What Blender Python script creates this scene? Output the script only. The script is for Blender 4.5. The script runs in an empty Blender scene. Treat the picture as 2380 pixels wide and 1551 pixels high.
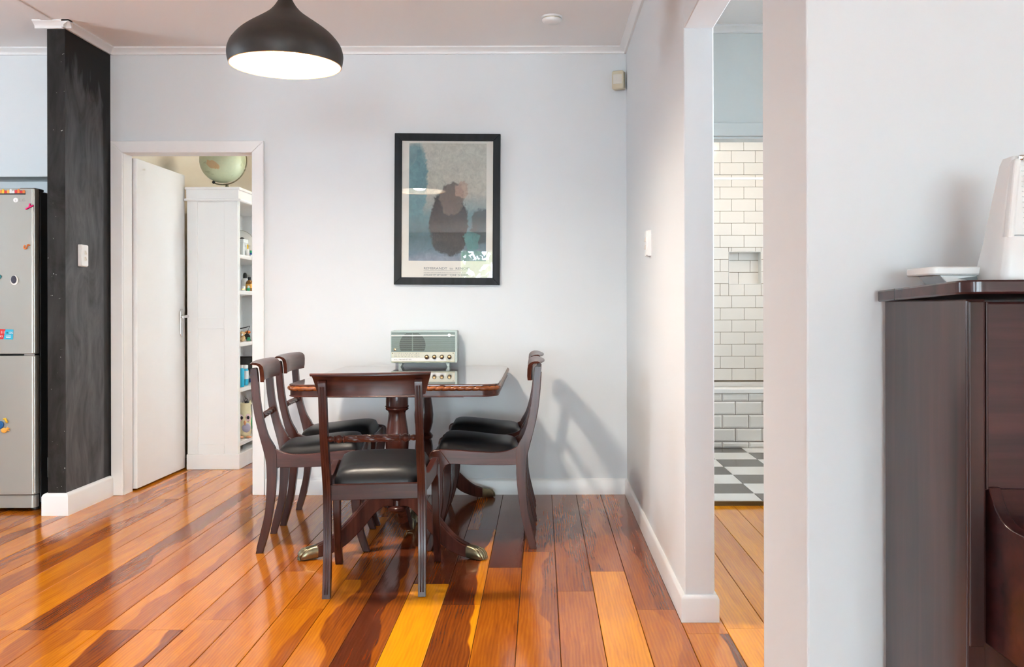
import bpy, math, random
from mathutils import Vector, Matrix
random.seed(7)
PI = math.pi
scn = bpy.context.scene
C = scn.collection

# ------------------------------------------------------------------ camera, world, light, exposure
CAM_H = 1.12
cd = bpy.data.cameras.new('camera')
cd.sensor_fit = 'HORIZONTAL'; cd.sensor_width = 36.0
cd.lens = 36.0 * 2150 / 2380
cd.shift_x = -68 / 2380; cd.shift_y = -65.5 / 2380
cd.clip_start = 0.05; cd.clip_end = 200
cam = bpy.data.objects.new('camera', cd); C.objects.link(cam)
cam.location = (0, 0, CAM_H); cam.rotation_euler = (PI/2, 0.0022, 0)
scn.camera = cam

world = bpy.data.worlds.new('overcast_sky'); scn.world = world
world.use_nodes = True
wb = world.node_tree.nodes['Background']
wb.inputs[0].default_value = (0.78, 0.94, 1.08, 1); wb.inputs[1].default_value = 17.0

vs = scn.view_settings
vs.view_transform = 'Standard'; vs.look = 'None'; vs.gamma = 1.0; vs.use_curve_mapping = False
vs.exposure = 1.10
try:
    scn.cycles.max_bounces = 6; scn.cycles.diffuse_bounces = 4; scn.cycles.glossy_bounces = 3; scn.cycles.transparent_max_bounces = 6
    scn.cycles.use_adaptive_sampling = True; scn.cycles.adaptive_threshold = 0.15
    scn.cycles.sample_clamp_indirect = 8.0
except Exception: pass

def portal(name, loc, rot, sx, sy):
    """daylight portal filling a window opening: only guides the sky light through it"""
    l = bpy.data.lights.new(name, 'AREA'); l.shape = 'RECTANGLE'; l.size = sx; l.size_y = sy
    l.cycles.is_portal = True
    o = bpy.data.objects.new(name, l); C.objects.link(o); o.location = loc; o.rotation_euler = rot
    return o

# room limits
CEIL = 2.65
YB = 5.485            # dining back wall face
XR = 0.506            # right wall face
YF = 1.763            # wall that faces the camera on the right
YREAR = -8.5; XL = -5.0; XRR = 3.4
GX0, GX1, GZ1 = -1.734, 2.2, 2.312      # garden doors
portal('portal_garden_doors', ((GX0+GX1)/2, YREAR-0.06, (GZ1+.03)/2), (PI/2, 0, 0), GX1-GX0, GZ1-.03)
portal('portal_kitchen_rear', (-4.0, YREAR-0.06, 1.5), (PI/2, 0, 0), 1.4, 1.2)
portal('portal_kitchen_side', (XL-0.06, 3.4, 1.65), (0, -PI/2, 0), 0.9, 0.9)
portal('portal_hall', (2.06, 3.2, 1.7), (0, PI/2, 0), 0.8, 0.7)
portal('portal_study', (-0.34, 6.75, 1.4), (0, PI/2, 0), 1.4, 1.1)
portal('portal_bath', (2.66, 6.0, 1.8), (0, PI/2, 0), 0.6, 0.6)

# ------------------------------------------------------------------ materials
def newmat(name):
    m = bpy.data.materials.new(name); m.use_nodes = True
    nt = m.node_tree
    return m, nt, nt.nodes['Principled BSDF']
def N(nt, t, **kw):
    n = nt.nodes.new(t)
    for k, v in kw.items():
        if k.startswith('i_'):
            key = k[2:]
            key = int(key) if key.isdigit() else key.replace('_', ' ')
            n.inputs[key].default_value = v
        else: setattr(n, k, v)
    return n
def math_n(nt, op, a, b=None, c=None, clamp=False):
    n = nt.nodes.new('ShaderNodeMath'); n.operation = op; n.use_clamp = clamp
    for i, v in enumerate((a, b, c)):
        if v is None: continue
        if isinstance(v, (int, float)): n.inputs[i].default_value = v
        else: nt.links.new(v, n.inputs[i])
    return n.outputs[0]
def mix_c(nt, f, a, b):
    n = nt.nodes.new('ShaderNodeMix'); n.data_type = 'RGBA'
    for i, v in ((0, f), (6, a), (7, b)):
        if isinstance(v, (int, float)): n.inputs[i].default_value = v
        elif isinstance(v, tuple): n.inputs[i].default_value = v if len(v) == 4 else v + (1,)
        else: nt.links.new(v, n.inputs[i])
    return n.outputs[2]
def ramp(nt, fac, stops):
    n = nt.nodes.new('ShaderNodeValToRGB'); e = n.color_ramp.elements
    while len(e) < len(stops): e.new(0.5)
    for i, (p, c) in enumerate(stops):
        e[i].position = p
        e[i].color = (c if isinstance(c, tuple) else (c, c, c)) + ((1,) if not isinstance(c, tuple) or len(c) == 3 else ())
    nt.links.new(fac, n.inputs[0])
    return n.outputs[0]
def coords(nt, kind='Object', scale=(1, 1, 1), loc=(0, 0, 0), rot=(0, 0, 0)):
    tc = N(nt, 'ShaderNodeTexCoord'); mp = N(nt, 'ShaderNodeMapping')
    mp.inputs['Scale'].default_value = scale; mp.inputs['Location'].default_value = loc; mp.inputs['Rotation'].default_value = rot
    nt.links.new(tc.outputs[kind], mp.inputs[0])
    return mp.outputs[0]
def noise(nt, vec, scale=5.0, detail=3.0, rough=0.5, dist=0.0):
    n = N(nt, 'ShaderNodeTexNoise'); n.inputs['Scale'].default_value = scale; n.inputs['Detail'].default_value = detail
    n.inputs['Roughness'].default_value = rough; n.inputs['Distortion'].default_value = dist
    nt.links.new(vec, n.inputs['Vector'])
    return n.outputs['Fac']
def bump(nt, p, h, strength=0.2, dist=0.01):
    b = N(nt, 'ShaderNodeBump'); b.inputs['Strength'].default_value = strength; b.inputs['Distance'].default_value = dist
    nt.links.new(h, b.inputs['Height']); nt.links.new(b.outputs[0], p.inputs['Normal'])

def flat(name, col, rough=0.5, metal=0.0, spec=0.5, coat=0.0, var=0.06, vscale=6.0, bumps=0.0, bscale=60.0, coat_rough=0.1, trans=0.0, ior=1.45):
    """plain paint, plastic or metal with a little procedural variation"""
    m, nt, p = newmat(name)
    v = coords(nt)
    n = noise(nt, v, vscale, 3)
    a = tuple(max(0, c*(1-var)) for c in col); b = tuple(min(1, c*(1+var)) for c in col)
    nt.links.new(mix_c(nt, n, a, b), p.inputs['Base Color'])
    p.inputs['Roughness'].default_value = rough; p.inputs['Metallic'].default_value = metal
    p.inputs['Specular IOR Level'].default_value = spec
    p.inputs['Coat Weight'].default_value = coat; p.inputs['Coat Roughness'].default_value = coat_rough
    p.inputs['Transmission Weight'].default_value = trans; p.inputs['IOR'].default_value = ior
    if bumps: bump(nt, p, noise(nt, v, bscale, 2), bumps, 0.002)
    return m

def wood(name, dark, light, rough=0.3, coat=0.3, axis='X', fine=60.0, coat_rough=0.08, band=6.0, spec=0.22):
    """streaky wood along one object axis"""
    m, nt, p = newmat(name)
    s = {'X': (0.7, fine/6, fine/6), 'Y': (fine/6, 0.7, fine/6), 'Z': (fine/6, fine/6, 0.7)}[axis]
    v = coords(nt, scale=s)
    n1 = noise(nt, v, 3.0, 5, 0.6, 0.6)
    v2 = coords(nt, scale=tuple(x*0.25 for x in s))
    n2 = noise(nt, v2, band, 2, 0.5, 1.0)
    f = math_n(nt, 'ADD', math_n(nt, 'MULTIPLY', n1, 0.6), math_n(nt, 'MULTIPLY', n2, 0.5))
    col = ramp(nt, f, [(0.35, dark), (0.75, light)])
    nt.links.new(col, p.inputs['Base Color'])
    p.inputs['Roughness'].default_value = rough
    p.inputs['Coat Weight'].default_value = coat; p.inputs['Coat Roughness'].default_value = coat_rough
    p.inputs['Specular IOR Level'].default_value = spec
    bump(nt, p, n1, 0.05, 0.001)
    return m

def floor_mat():
    m, nt, p = newmat('varnished_floorboard')
    oi = N(nt, 'ShaderNodeObjectInfo')
    sep = N(nt, 'ShaderNodeSeparateColor'); nt.links.new(oi.outputs['Color'], sep.inputs[0])
    t1, t2, off = sep.outputs[0], sep.outputs[1], sep.outputs[2]
    tc = N(nt, 'ShaderNodeTexCoord')
    comb = N(nt, 'ShaderNodeCombineXYZ')
    r = math_n(nt, 'MULTIPLY', oi.outputs['Random'], 97.0)
    for i in range(3): nt.links.new(r, comb.inputs[i])
    add = N(nt, 'ShaderNodeVectorMath', operation='ADD')
    nt.links.new(tc.outputs['Object'], add.inputs[0]); nt.links.new(comb.outputs[0], add.inputs[1])
    def mapped(sc):
        mp = N(nt, 'ShaderNodeMapping'); mp.inputs['Scale'].default_value = sc
        nt.links.new(add.outputs[0], mp.inputs[0]); return mp.outputs[0]
    xyz = N(nt, 'ShaderNodeSeparateXYZ'); nt.links.new(tc.outputs['Object'], xyz.inputs[0])
    # wavy border between heartwood and sapwood
    w = noise(nt, mapped((1.5, 1.0, 1)), 1.3, 3, 0.5, 0.3)
    wx = math_n(nt, 'ADD', xyz.outputs[0], math_n(nt, 'MULTIPLY', math_n(nt, 'SUBTRACT', w, 0.5), 0.22))
    edge = math_n(nt, 'SUBTRACT', wx, math_n(nt, 'SUBTRACT', off, 0.5))     # off 0..1 -> -0.5..0.5 m
    mask = math_n(nt, 'MULTIPLY_ADD', edge, 160.0, 0.5, clamp=True)
    tone = math_n(nt, 'ADD', math_n(nt, 'MULTIPLY', t1, math_n(nt, 'SUBTRACT', 1.0, mask)), math_n(nt, 'MULTIPLY', t2, mask))
    g = noise(nt, mapped((60, 2.2, 1)), 2.2, 6, 0.65, 1.2)
    g2 = noise(nt, mapped((9, 0.8, 1)), 2.0, 3, 0.5, 2.0)
    wave = N(nt, 'ShaderNodeTexWave', wave_type='BANDS', bands_direction='X')
    wave.inputs['Scale'].default_value = 9; wave.inputs['Distortion'].default_value = 9; wave.inputs['Detail'].default_value = 2
    wave.inputs['Detail Scale'].default_value = 0.6
    nt.links.new(mapped((3, 0.5, 1)), wave.inputs['Vector'])
    t = math_n(nt, 'ADD', tone, math_n(nt, 'MULTIPLY', math_n(nt, 'SUBTRACT', g, 0.5), 0.22))
    t = math_n(nt, 'ADD', t, math_n(nt, 'MULTIPLY', math_n(nt, 'SUBTRACT', g2, 0.5), 0.28))
    t = math_n(nt, 'ADD', t, math_n(nt, 'MULTIPLY', math_n(nt, 'SUBTRACT', wave.outputs['Fac'], 0.5), 0.07), clamp=True)
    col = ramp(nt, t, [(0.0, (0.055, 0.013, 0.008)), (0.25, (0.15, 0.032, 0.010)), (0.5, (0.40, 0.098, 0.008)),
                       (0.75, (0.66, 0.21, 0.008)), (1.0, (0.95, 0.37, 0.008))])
    # small scuffs and chips of the varnish
    sp = noise(nt, tc.outputs['Object'], 120.0, 2, 0.5)
    chips = ramp(nt, sp, [(0.765, 0.0), (0.785, 1.0)])
    nt.links.new(mix_c(nt, math_n(nt, 'MULTIPLY', chips, 0.5), col, (0.8, 0.6, 0.4)), p.inputs['Base Color'])
    p.inputs['Roughness'].default_value = 0.13
    p.inputs['Specular IOR Level'].default_value = 0.5
    h = math_n(nt, 'ADD', noise(nt, mapped((14, 3, 1)), 3.0, 3), math_n(nt, 'MULTIPLY', g, 0.25))
    bump(nt, p, h, 0.10, 0.004)
    return m

def wall_mat(name, col, var=0.02):
    m, nt, p = newmat(name)
    v = coords(nt)
    n = noise(nt, v, 1.3, 4)
    nt.links.new(mix_c(nt, n, tuple(c*(1-var) for c in col), tuple(min(1, c*(1+var)) for c in col)), p.inputs['Base Color'])
    p.inputs['Roughness'].default_value = 0.62; p.inputs['Specular IOR Level'].default_value = 0.25
    return m

def chalk_mat(name, lo, hi, amount, seed, specks=0.0, top_line=None):
    """blackboard paint with wiped chalk smears"""
    m, nt, p = newmat(name)
    v = coords(nt, scale=(1.6, 1.6, 0.7), loc=(seed, seed, seed))
    v1 = coords(nt, scale=(5, 5, 0.8), loc=(seed, 0, seed))
    a = noise(nt, v, 3.5, 6, 0.6, 2.2)
    b = noise(nt, v1, 3.5, 4, 0.6, 0.5)
    f = math_n(nt, 'ADD', math_n(nt, 'MULTIPLY', a, 0.65), math_n(nt, 'MULTIPLY', b, 0.40))
    f = math_n(nt, 'MULTIPLY', ramp(nt, f, [(0.34, 0.0), (0.80, 1.0)]), amount)
    if top_line is not None:     # the wiped area stops below the top and short of the far edge
        tc = N(nt, 'ShaderNodeTexCoord'); xyz = N(nt, 'ShaderNodeSeparateXYZ'); nt.links.new(tc.outputs['Object'], xyz.inputs[0])
        jag = math_n(nt, 'MULTIPLY', math_n(nt, 'SUBTRACT', noise(nt, v1, 1.6, 4, 0.6, 0.8), 0.5), 0.9)
        zz = math_n(nt, 'ADD', xyz.outputs[2], jag)
        cut = math_n(nt, 'MULTIPLY_ADD', math_n(nt, 'SUBTRACT', top_line, zz), 12.0, 0.5, clamp=True)
        yy = math_n(nt, 'ADD', xyz.outputs[1], math_n(nt, 'MULTIPLY', jag, 0.03))
        cut2 = math_n(nt, 'MULTIPLY_ADD', math_n(nt, 'SUBTRACT', 5.395, yy), 70.0, 0.5, clamp=True)
        cut2 = math_n(nt, 'MULTIPLY_ADD', cut2, 0.75, 0.25)
        f = math_n(nt, 'MULTIPLY', math_n(nt, 'ADD', f, 0.22), math_n(nt, 'MULTIPLY', cut, cut2))
    col = mix_c(nt, f, lo, hi)
    if specks:
        s = noise(nt, coords(nt, loc=(seed, 3, 1)), 70, 2)
        col = mix_c(nt, math_n(nt, 'MULTIPLY', ramp(nt, s, [(0.755, 0.0), (0.775, 1.0)]), specks), col, (0.6, 0.58, 0.55))
    nt.links.new(col, p.inputs['Base Color'])
    p.inputs['Roughness'].default_value = 0.5
    p.inputs['Specular IOR Level'].default_value = 0.14
    bump(nt, p, b, 0.08, 0.002)
    return m

def emit(name, col, strength):
    m, nt, p = newmat(name)
    p.inputs['Base Color'].default_value = col + (1,)
    p.inputs['Emission Color'].default_value = col + (1,); p.inputs['Emission Strength'].default_value = strength
    return m

M = {}
M['wall'] = wall_mat('wall_paint', (0.722, 0.744, 0.752))
M['ceil'] = wall_mat('ceiling_paint', (0.93, 0.918, 0.90))
M['hallwall'] = wall_mat('hall_paint', (0.74, 0.775, 0.755))
M['cream'] = wall_mat('cream_paint', (0.88, 0.80, 0.66))
M['trim'] = flat('white_gloss_trim', (0.83, 0.825, 0.81), 0.32, var=0.03, vscale=3)
M['trimw'] = flat('white_satin_joinery', (0.84, 0.835, 0.82), 0.38, var=0.03, vscale=4)
M['floor'] = floor_mat()
M['subfloor'] = flat('dark_gap', (0.02, 0.010, 0.006), 0.9)
M['chalk_side'] = chalk_mat('wiped_blackboard', (0.008, 0.0075, 0.007), (0.115, 0.115, 0.12), 0.95, 2.3, 0.0, 2.35)
M['chalk_end'] = chalk_mat('blackboard_paint', (0.010, 0.008, 0.007), (0.09, 0.085, 0.08), 0.5, 8.1, 0.8)
M['mahog'] = wood('mahogany_z', (0.018, 0.0055, 0.0045), (0.085, 0.024, 0.017), 0.26, 0.10, 'Z')
M['mahogx'] = wood('mahogany_x', (0.018, 0.005, 0.004), (0.105, 0.030, 0.019), 0.28, 0.10, 'X')
M['mahogy'] = wood('mahogany_y', (0.018, 0.0055, 0.0045), (0.090, 0.026, 0.020), 0.28, 0.10, 'Y')
M['rope'] = wood('mahogany_carved', (0.085, 0.020, 0.006), (0.33, 0.10, 0.028), 0.22, 0.5, 'X')
M['tabletop'] = wood('mahogany_polished', (0.035, 0.011, 0.007), (0.11, 0.034, 0.020), 0.10, 1.0, 'Y', coat_rough=0.03)
M['leather'] = flat('black_leather', (0.010, 0.010, 0.011), 0.38, spec=0.32, var=0.2, bumps=0.12, bscale=380)
M['brass'] = flat('aged_brass', (0.24, 0.21, 0.13), 0.36, metal=0.9, var=0.4, vscale=40)
M['chrome'] = flat('brushed_chrome', (0.62, 0.62, 0.61), 0.25, metal=1.0, var=0.1, vscale=30)
M['black'] = flat('black_paint', (0.012, 0.012, 0.012), 0.4)
M['lampout'] = flat('lamp_black_dusty', (0.030, 0.024, 0.020), 0.50, var=0.5, vscale=18, bumps=0.03)
M['lampin'] = flat('lamp_white_inside', (0.92, 0.89, 0.82), 0.5)
M['rimglow'] = flat('warm_rim_glow', (0.75, 0.32, 0.08), 0.35, metal=0.6)  # warm glow of the lit lamp along its rim, put into the colour
M['bulb'] = emit('lit_bulb', (1.0, 0.90, 0.78), 255.0)
M['framebl'] = wood('black_stained_frame', (0.008, 0.009, 0.010), (0.020, 0.023, 0.026), 0.5, 0.0, 'Z', spec=0.18)
M['paper'] = flat('poster_paper', (0.80, 0.78, 0.72), 0.6, var=0.03)
M['ink'] = flat('poster_ink', (0.16, 0.20, 0.22), 0.6)
M['radio'] = flat('pale_green_plastic', (0.47, 0.56, 0.53), 0.38, var=0.05)
M['radiodk'] = flat('speaker_dark', (0.03, 0.028, 0.025), 0.7)
M['radiogr'] = flat('grey_green_grille', (0.29, 0.36, 0.335), 0.42, var=0.1)
M['radiocr'] = flat('cream_dial', (0.66, 0.66, 0.55), 0.4, var=0.05)
M['white'] = flat('white_plastic', (0.82, 0.82, 0.80), 0.35, var=0.02)
M['pir'] = flat('aged_cream_plastic', (0.62, 0.55, 0.40), 0.45)
M['pirlens'] = flat('pir_lens', (0.66, 0.62, 0.55), 0.35)
M['gold'] = flat('gold_plate', (0.75, 0.55, 0.28), 0.25, metal=1.0)
M['steel'] = flat('silver_fridge_steel', (0.40, 0.395, 0.36), 0.38, metal=0.5, var=0.04, vscale=2)
M['fridgedk'] = flat('charcoal_fridge_side', (0.022, 0.022, 0.022), 0.45)
M['piano'] = wood('dark_stained_piano', (0.018, 0.009, 0.008), (0.075, 0.026, 0.021), 0.30, 0.35, 'Z', coat_rough=0.15)
M['pianox'] = wood('dark_stained_piano_x', (0.014, 0.007, 0.008), (0.085, 0.026, 0.024), 0.28, 0.4, 'X', coat_rough=0.12)
M['tile'] = flat('glazed_white_tile', (0.84, 0.81, 0.77), 0.12, var=0.02, vscale=1.5)
M['grout'] = flat('tan_grout', (0.33, 0.26, 0.18), 0.85)
M['groutdk'] = flat('grey_grout', (0.22, 0.19, 0.16), 0.85)
M['tiledk'] = flat('charcoal_floor_tile', (0.10, 0.09, 0.085), 0.22, var=0.15, vscale=9)
M['tilewt'] = flat('white_floor_tile', (0.80, 0.79, 0.77), 0.2, var=0.03)
M['tub'] = flat('white_enamel', (0.88, 0.87, 0.85), 0.15, var=0.01)
M['oak'] = wood('threshold_wood', (0.12, 0.07, 0.025), (0.26, 0.16, 0.06), 0.4, 0.1, 'X')

# ------------------------------------------------------------------ mesh helpers
class MB:
    def __init__(s): s.v = []; s.f = []
    def add(s, vs, fs):
        b = len(s.v); s.v += [tuple(x) for x in vs]; s.f += [tuple(i+b for i in f) for f in fs]; return s
    def box(s, x0, x1, y0, y1, z0, z1):
        return s.add([(x0,y0,z0),(x1,y0,z0),(x1,y1,z0),(x0,y1,z0),(x0,y0,z1),(x1,y0,z1),(x1,y1,z1),(x0,y1,z1)],
                     [(3,2,1,0),(4,5,6,7),(0,1,5,4),(1,2,6,5),(2,3,7,6),(3,0,4,7)])
    def prism(s, poly, d):
        """closed 3-D polygon swept along vector d"""
        n = len(poly); d = Vector(d); p = [Vector(q) for q in poly]; q = [a+d for a in p]
        return s.add(p+q, [tuple(range(n-1,-1,-1)), tuple(range(n,2*n))] + [(i,(i+1)%n,n+(i+1)%n,n+i) for i in range(n)])
    def lathe(s, prof, seg=32, c=(0,0,0), axis='z'):
        vs = []; fs = []
        for (r, h) in prof:
            for k in range(seg):
                a = 2*PI*k/seg; x, y = r*math.cos(a), r*math.sin(a)
                p = (x, y, h) if axis == 'z' else ((h, x, y) if axis == 'x' else (y, h, x))
                vs.append((p[0]+c[0], p[1]+c[1], p[2]+c[2]))
        n = len(prof)
        for i in range(n-1):
            for k in range(seg):
                k2 = (k+1) % seg
                fs.append((i*seg+k, i*seg+k2, (i+1)*seg+k2, (i+1)*seg+k))
        if prof[0][0] > 1e-5: fs.append(tuple(range(seg-1,-1,-1)))
        if prof[-1][0] > 1e-5: fs.append(tuple((n-1)*seg+k for k in range(seg)))
        return s.add(vs, fs)
    def tube(s, pts, rad, seg=10, closed=False):
        pts = [Vector(p) for p in pts]; n = len(pts); vs = []; fs = []
        up = Vector((0,0,1))
        for i, p in enumerate(pts):
            a = pts[i-1] if (i > 0 or closed) else p; b = pts[(i+1) % n] if (i < n-1 or closed) else p
            t = (b-a).normalized(); u = up if abs(t.dot(up)) < 0.95 else Vector((1,0,0))
            e1 = t.cross(u).normalized(); e2 = e1.cross(t).normalized()
            r = rad[i] if isinstance(rad, (list, tuple)) else rad
            for k in range(seg):
                an = 2*PI*k/seg; vs.append(p+e1*(r*math.cos(an))+e2*(r*math.sin(an)))
        m = n if closed else n-1
        for i in range(m):
            j = (i+1) % n
            for k in range(seg):
                k2 = (k+1) % seg; fs.append((i*seg+k, i*seg+k2, j*seg+k2, j*seg+k))
        if not closed: fs += [tuple(range(seg-1,-1,-1)), tuple((n-1)*seg+k for k in range(seg))]
        return s.add(vs, fs)
    def ribbon(s, A, B, off):
        """solid between two 3-D edge lines A, B, thickened by the vector off on both sides"""
        n = len(A); off = Vector(off); vs = []
        for a, b in zip(A, B):
            a = Vector(a); b = Vector(b); vs += [a-off, b-off, b+off, a+off]
        fs = [(3,2,1,0), tuple(4*(n-1)+k for k in range(4))]
        for i in range(n-1):
            for k in range(4):
                k2 = (k+1) % 4; fs.append((4*i+k, 4*i+k2, 4*i+4+k2, 4*i+4+k))
        return s.add(vs, fs)
    def ball(s, c, r, seg=16, rings=10, sc=(1,1,1)):
        prof = [(max(r*math.sin(PI*i/rings), 1e-6), -r*math.cos(PI*i/rings)) for i in range(rings+1)]
        m = MB().lathe(prof, seg)
        return s.add([(v[0]*sc[0]+c[0], v[1]*sc[1]+c[1], v[2]*sc[2]+c[2]) for v in m.v], m.f)
    def rbox(s, x0, x1, y0, y1, z0, z1, r, seg=4, plane='xz'):
        """box with the four corners of one plane rounded"""
        def rr(a0, a1, b0, b1):
            o = []
            for (ca, cb, st) in ((a1-r,b0+r,-PI/2),(a1-r,b1-r,0),(a0+r,b1-r,PI/2),(a0+r,b0+r,PI)):
                for k in range(seg+1):
                    t = st+PI/2*k/seg; o.append((ca+r*math.cos(t), cb+r*math.sin(t)))
            return o
        if plane == 'xz': return s.prism([(a,y0,b) for a,b in rr(x0,x1,z0,z1)], (0,y1-y0,0))
        if plane == 'xy': return s.prism([(a,b,z0) for a,b in rr(x0,x1,y0,y1)], (0,0,z1-z0))
        return s.prism([(x0,a,b) for a,b in rr(y0,y1,z0,z1)], (x1-x0,0,0))

def fixnormals(me):
    import bmesh
    bm = bmesh.new(); bm.from_mesh(me); bmesh.ops.recalc_face_normals(bm, faces=bm.faces); bm.to_mesh(me); bm.free()
def obj(name, mb, mat, parent=None, smooth=None, bevel=0.0, loc=None, rot=None, seg=2):
    me = bpy.data.meshes.new(name); me.from_pydata(mb.v, [], mb.f); me.update()
    fixnormals(me)
    me.materials.append(M[mat] if isinstance(mat, str) else mat)
    if smooth is not None:
        me.polygons.foreach_set('use_smooth', [True]*len(me.polygons)); me.set_sharp_from_angle(angle=math.radians(smooth))
    o = bpy.data.objects.new(name, me); C.objects.link(o)
    if parent: o.parent = parent
    if loc: o.location = loc
    if rot: o.rotation_euler = rot
    if bevel:
        b = o.modifiers.new('edge', 'BEVEL'); b.width = bevel; b.segments = seg; b.limit_method = 'ANGLE'; b.angle_limit = math.radians(35)
    return o
def tag(o, label, cat, group=None):
    o['label'] = label; o['category'] = cat
    if group: o['group'] = group
    return o
def thing(name, label, cat, loc=(0,0,0), rotz=0, group=None):
    o = bpy.data.objects.new(name, None); C.objects.link(o); o.empty_display_size = 0.1
    o.location = loc; o.rotation_euler = (0, 0, rotz)
    return tag(o, label, cat, group)
def struct(name, mb, mat, label=None, **kw):
    o = obj(name, mb, mat, **kw)
    if not kw.get('parent'): o['kind'] = 'structure'
    if label: o['label'] = label
    return o
def copy_tree(o, parent=None):
    c = o.copy(); C.objects.link(c)
    if parent: c.parent = parent
    for ch in list(o.children): copy_tree(ch, c)
    return c
def text(name, s, size, mat, parent, loc, rot=(PI/2,0,0), spacing=1.0, align='LEFT', depth=0.0004, shear=0.0, width=None):
    cu = bpy.data.curves.new(name, 'FONT'); cu.body = s; cu.size = size; cu.space_character = spacing
    cu.align_x = align; cu.extrude = depth; cu.shear = shear; cu.resolution_u = 2
    t = bpy.data.objects.new(name+'_tmp', cu); C.objects.link(t)
    dg = bpy.context.evaluated_depsgraph_get()
    me = bpy.data.meshes.new_from_object(t.evaluated_get(dg)); bpy.data.objects.remove(t)
    if width:
        xs = [v.co.x for v in me.vertices]; k = width/(max(xs)-min(xs))
        for v in me.vertices: v.co.x *= k
    me.materials.clear(); me.materials.append(M[mat] if isinstance(mat, str) else mat)
    o = bpy.data.objects.new(name, me); C.objects.link(o); o.parent = parent; o.location = loc; o.rotation_euler = rot
    return o
def smoothline(pts, sub=5):
    """Catmull-Rom through 2-D points"""
    out = []; n = len(pts)
    for i in range(n-1):
        p0, p1, p2, p3 = pts[max(i-1,0)], pts[i], pts[i+1], pts[min(i+2,n-1)]
        for k in range(sub):
            t = k/sub
            out.append(tuple(0.5*((2*p1[d])+(-p0[d]+p2[d])*t+(2*p0[d]-5*p1[d]+4*p2[d]-p3[d])*t*t+(-p0[d]+3*p1[d]-3*p2[d]+p3[d])*t**3) for d in range(len(p1))))
    out.append(tuple(pts[-1])); return out

# ------------------------------------------------------------------ THE SETTING
# floor: dark underlay with every board on it
fl = struct('floor', MB().box(XL-0.1, XRR+0.1, YREAR-0.1, 7.95, -0.08, -0.02), 'subfloor', 'glossy golden and dark brown varnished timber floorboards')
PITCH = 0.1443
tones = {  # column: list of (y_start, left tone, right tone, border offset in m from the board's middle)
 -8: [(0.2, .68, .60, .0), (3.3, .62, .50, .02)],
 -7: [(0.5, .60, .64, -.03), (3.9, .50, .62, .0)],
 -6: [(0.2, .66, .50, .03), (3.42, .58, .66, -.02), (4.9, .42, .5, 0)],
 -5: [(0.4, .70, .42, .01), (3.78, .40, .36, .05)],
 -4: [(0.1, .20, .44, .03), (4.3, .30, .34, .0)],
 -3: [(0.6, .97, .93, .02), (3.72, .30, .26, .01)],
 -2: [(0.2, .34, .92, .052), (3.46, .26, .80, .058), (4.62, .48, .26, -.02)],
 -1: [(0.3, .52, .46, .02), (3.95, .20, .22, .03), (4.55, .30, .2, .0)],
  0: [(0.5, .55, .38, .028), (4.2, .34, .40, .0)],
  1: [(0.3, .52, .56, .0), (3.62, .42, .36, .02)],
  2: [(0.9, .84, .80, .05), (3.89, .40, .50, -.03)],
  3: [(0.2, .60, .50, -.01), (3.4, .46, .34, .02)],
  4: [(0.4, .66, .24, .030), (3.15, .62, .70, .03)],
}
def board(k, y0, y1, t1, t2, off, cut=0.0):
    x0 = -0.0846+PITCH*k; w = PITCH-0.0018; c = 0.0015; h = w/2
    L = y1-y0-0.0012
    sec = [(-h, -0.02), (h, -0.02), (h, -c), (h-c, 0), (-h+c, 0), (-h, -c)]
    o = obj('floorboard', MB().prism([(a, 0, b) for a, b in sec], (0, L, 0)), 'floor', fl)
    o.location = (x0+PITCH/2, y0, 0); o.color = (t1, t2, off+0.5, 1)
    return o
rf = random.Random(21)
for k in range(-33, 24):
    xm = -0.0846+PITCH*(k+0.5)
    yend = 7.9 if xm < 0.56 else 5.165
    if xm < -2.75 : yend = 5.7
    segs = []
    if k in tones:
        segs = [(YREAR, .5, .6, 0)] + tones[k]
        last = segs[-1][0]
        if yend > 6: segs.append((last+1.9+rf.random()*0.6, rf.uniform(.45,.75), rf.uniform(.4,.8), 0))
    else:
        y = YREAR
        while y < yend-0.6:
            hi = (0.72, 0.92) if k >= 5 else (0.46, 0.80)
            a = rf.uniform(*hi); b = rf.uniform(*hi)
            if k < -8 and rf.random() < 0.42:
                if rf.random() < .5: a = rf.uniform(.34, .46)
                else: b = rf.uniform(.34, .46)
            if k >= 5: b = a-0.06
            segs.append((y, a, b, rf.uniform(-.05, .05)))
            y += rf.uniform(2.0, 3.6) if y > 0 else 3.9
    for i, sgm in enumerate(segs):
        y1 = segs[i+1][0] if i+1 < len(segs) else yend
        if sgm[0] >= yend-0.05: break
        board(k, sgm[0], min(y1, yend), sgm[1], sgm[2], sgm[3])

struct('ceiling', MB().box(XL-0.1, XRR+0.1, YREAR-0.1, 7.95, CEIL, CEIL+0.1), 'ceil', 'plain warm white plaster ceiling')
# old wall line patched in the ceiling, runs on from the blackboard stub
struct('trim_1', MB().box(-2.66, -2.60, -2.0, 4.97, CEIL-0.006, CEIL), 'ceil', 'shallow plastered ridge across the ceiling', bevel=0.004)

# back wall of the dining area with its doorway
DX0, DX1, DZ = -2.476, -1.710, 2.028
mb = MB()
mb.box(DX1+0.001, XR+0.05, YB, YB+0.115, 0, CEIL)
mb.box(-2.60, DX0-0.001, YB, YB+0.115, 0, CEIL)
mb.box(DX0-0.001, DX1+0.001, YB, YB+0.115, DZ+0.001, CEIL)
struct('wall_back', mb, 'wall', 'pale grey white dining room back wall')
mb = MB()
mb.box(XL, -2.651, YB, 5.71, 1.89, CEIL); mb.box(XL, -3.62, YB, 5.71, 0, 1.89); mb.box(XL, -2.60, 5.71, 5.80, 0, CEIL)
struct('wall_kitchen', mb, 'wall', 'white kitchen wall with recess over the fridge')
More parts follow.
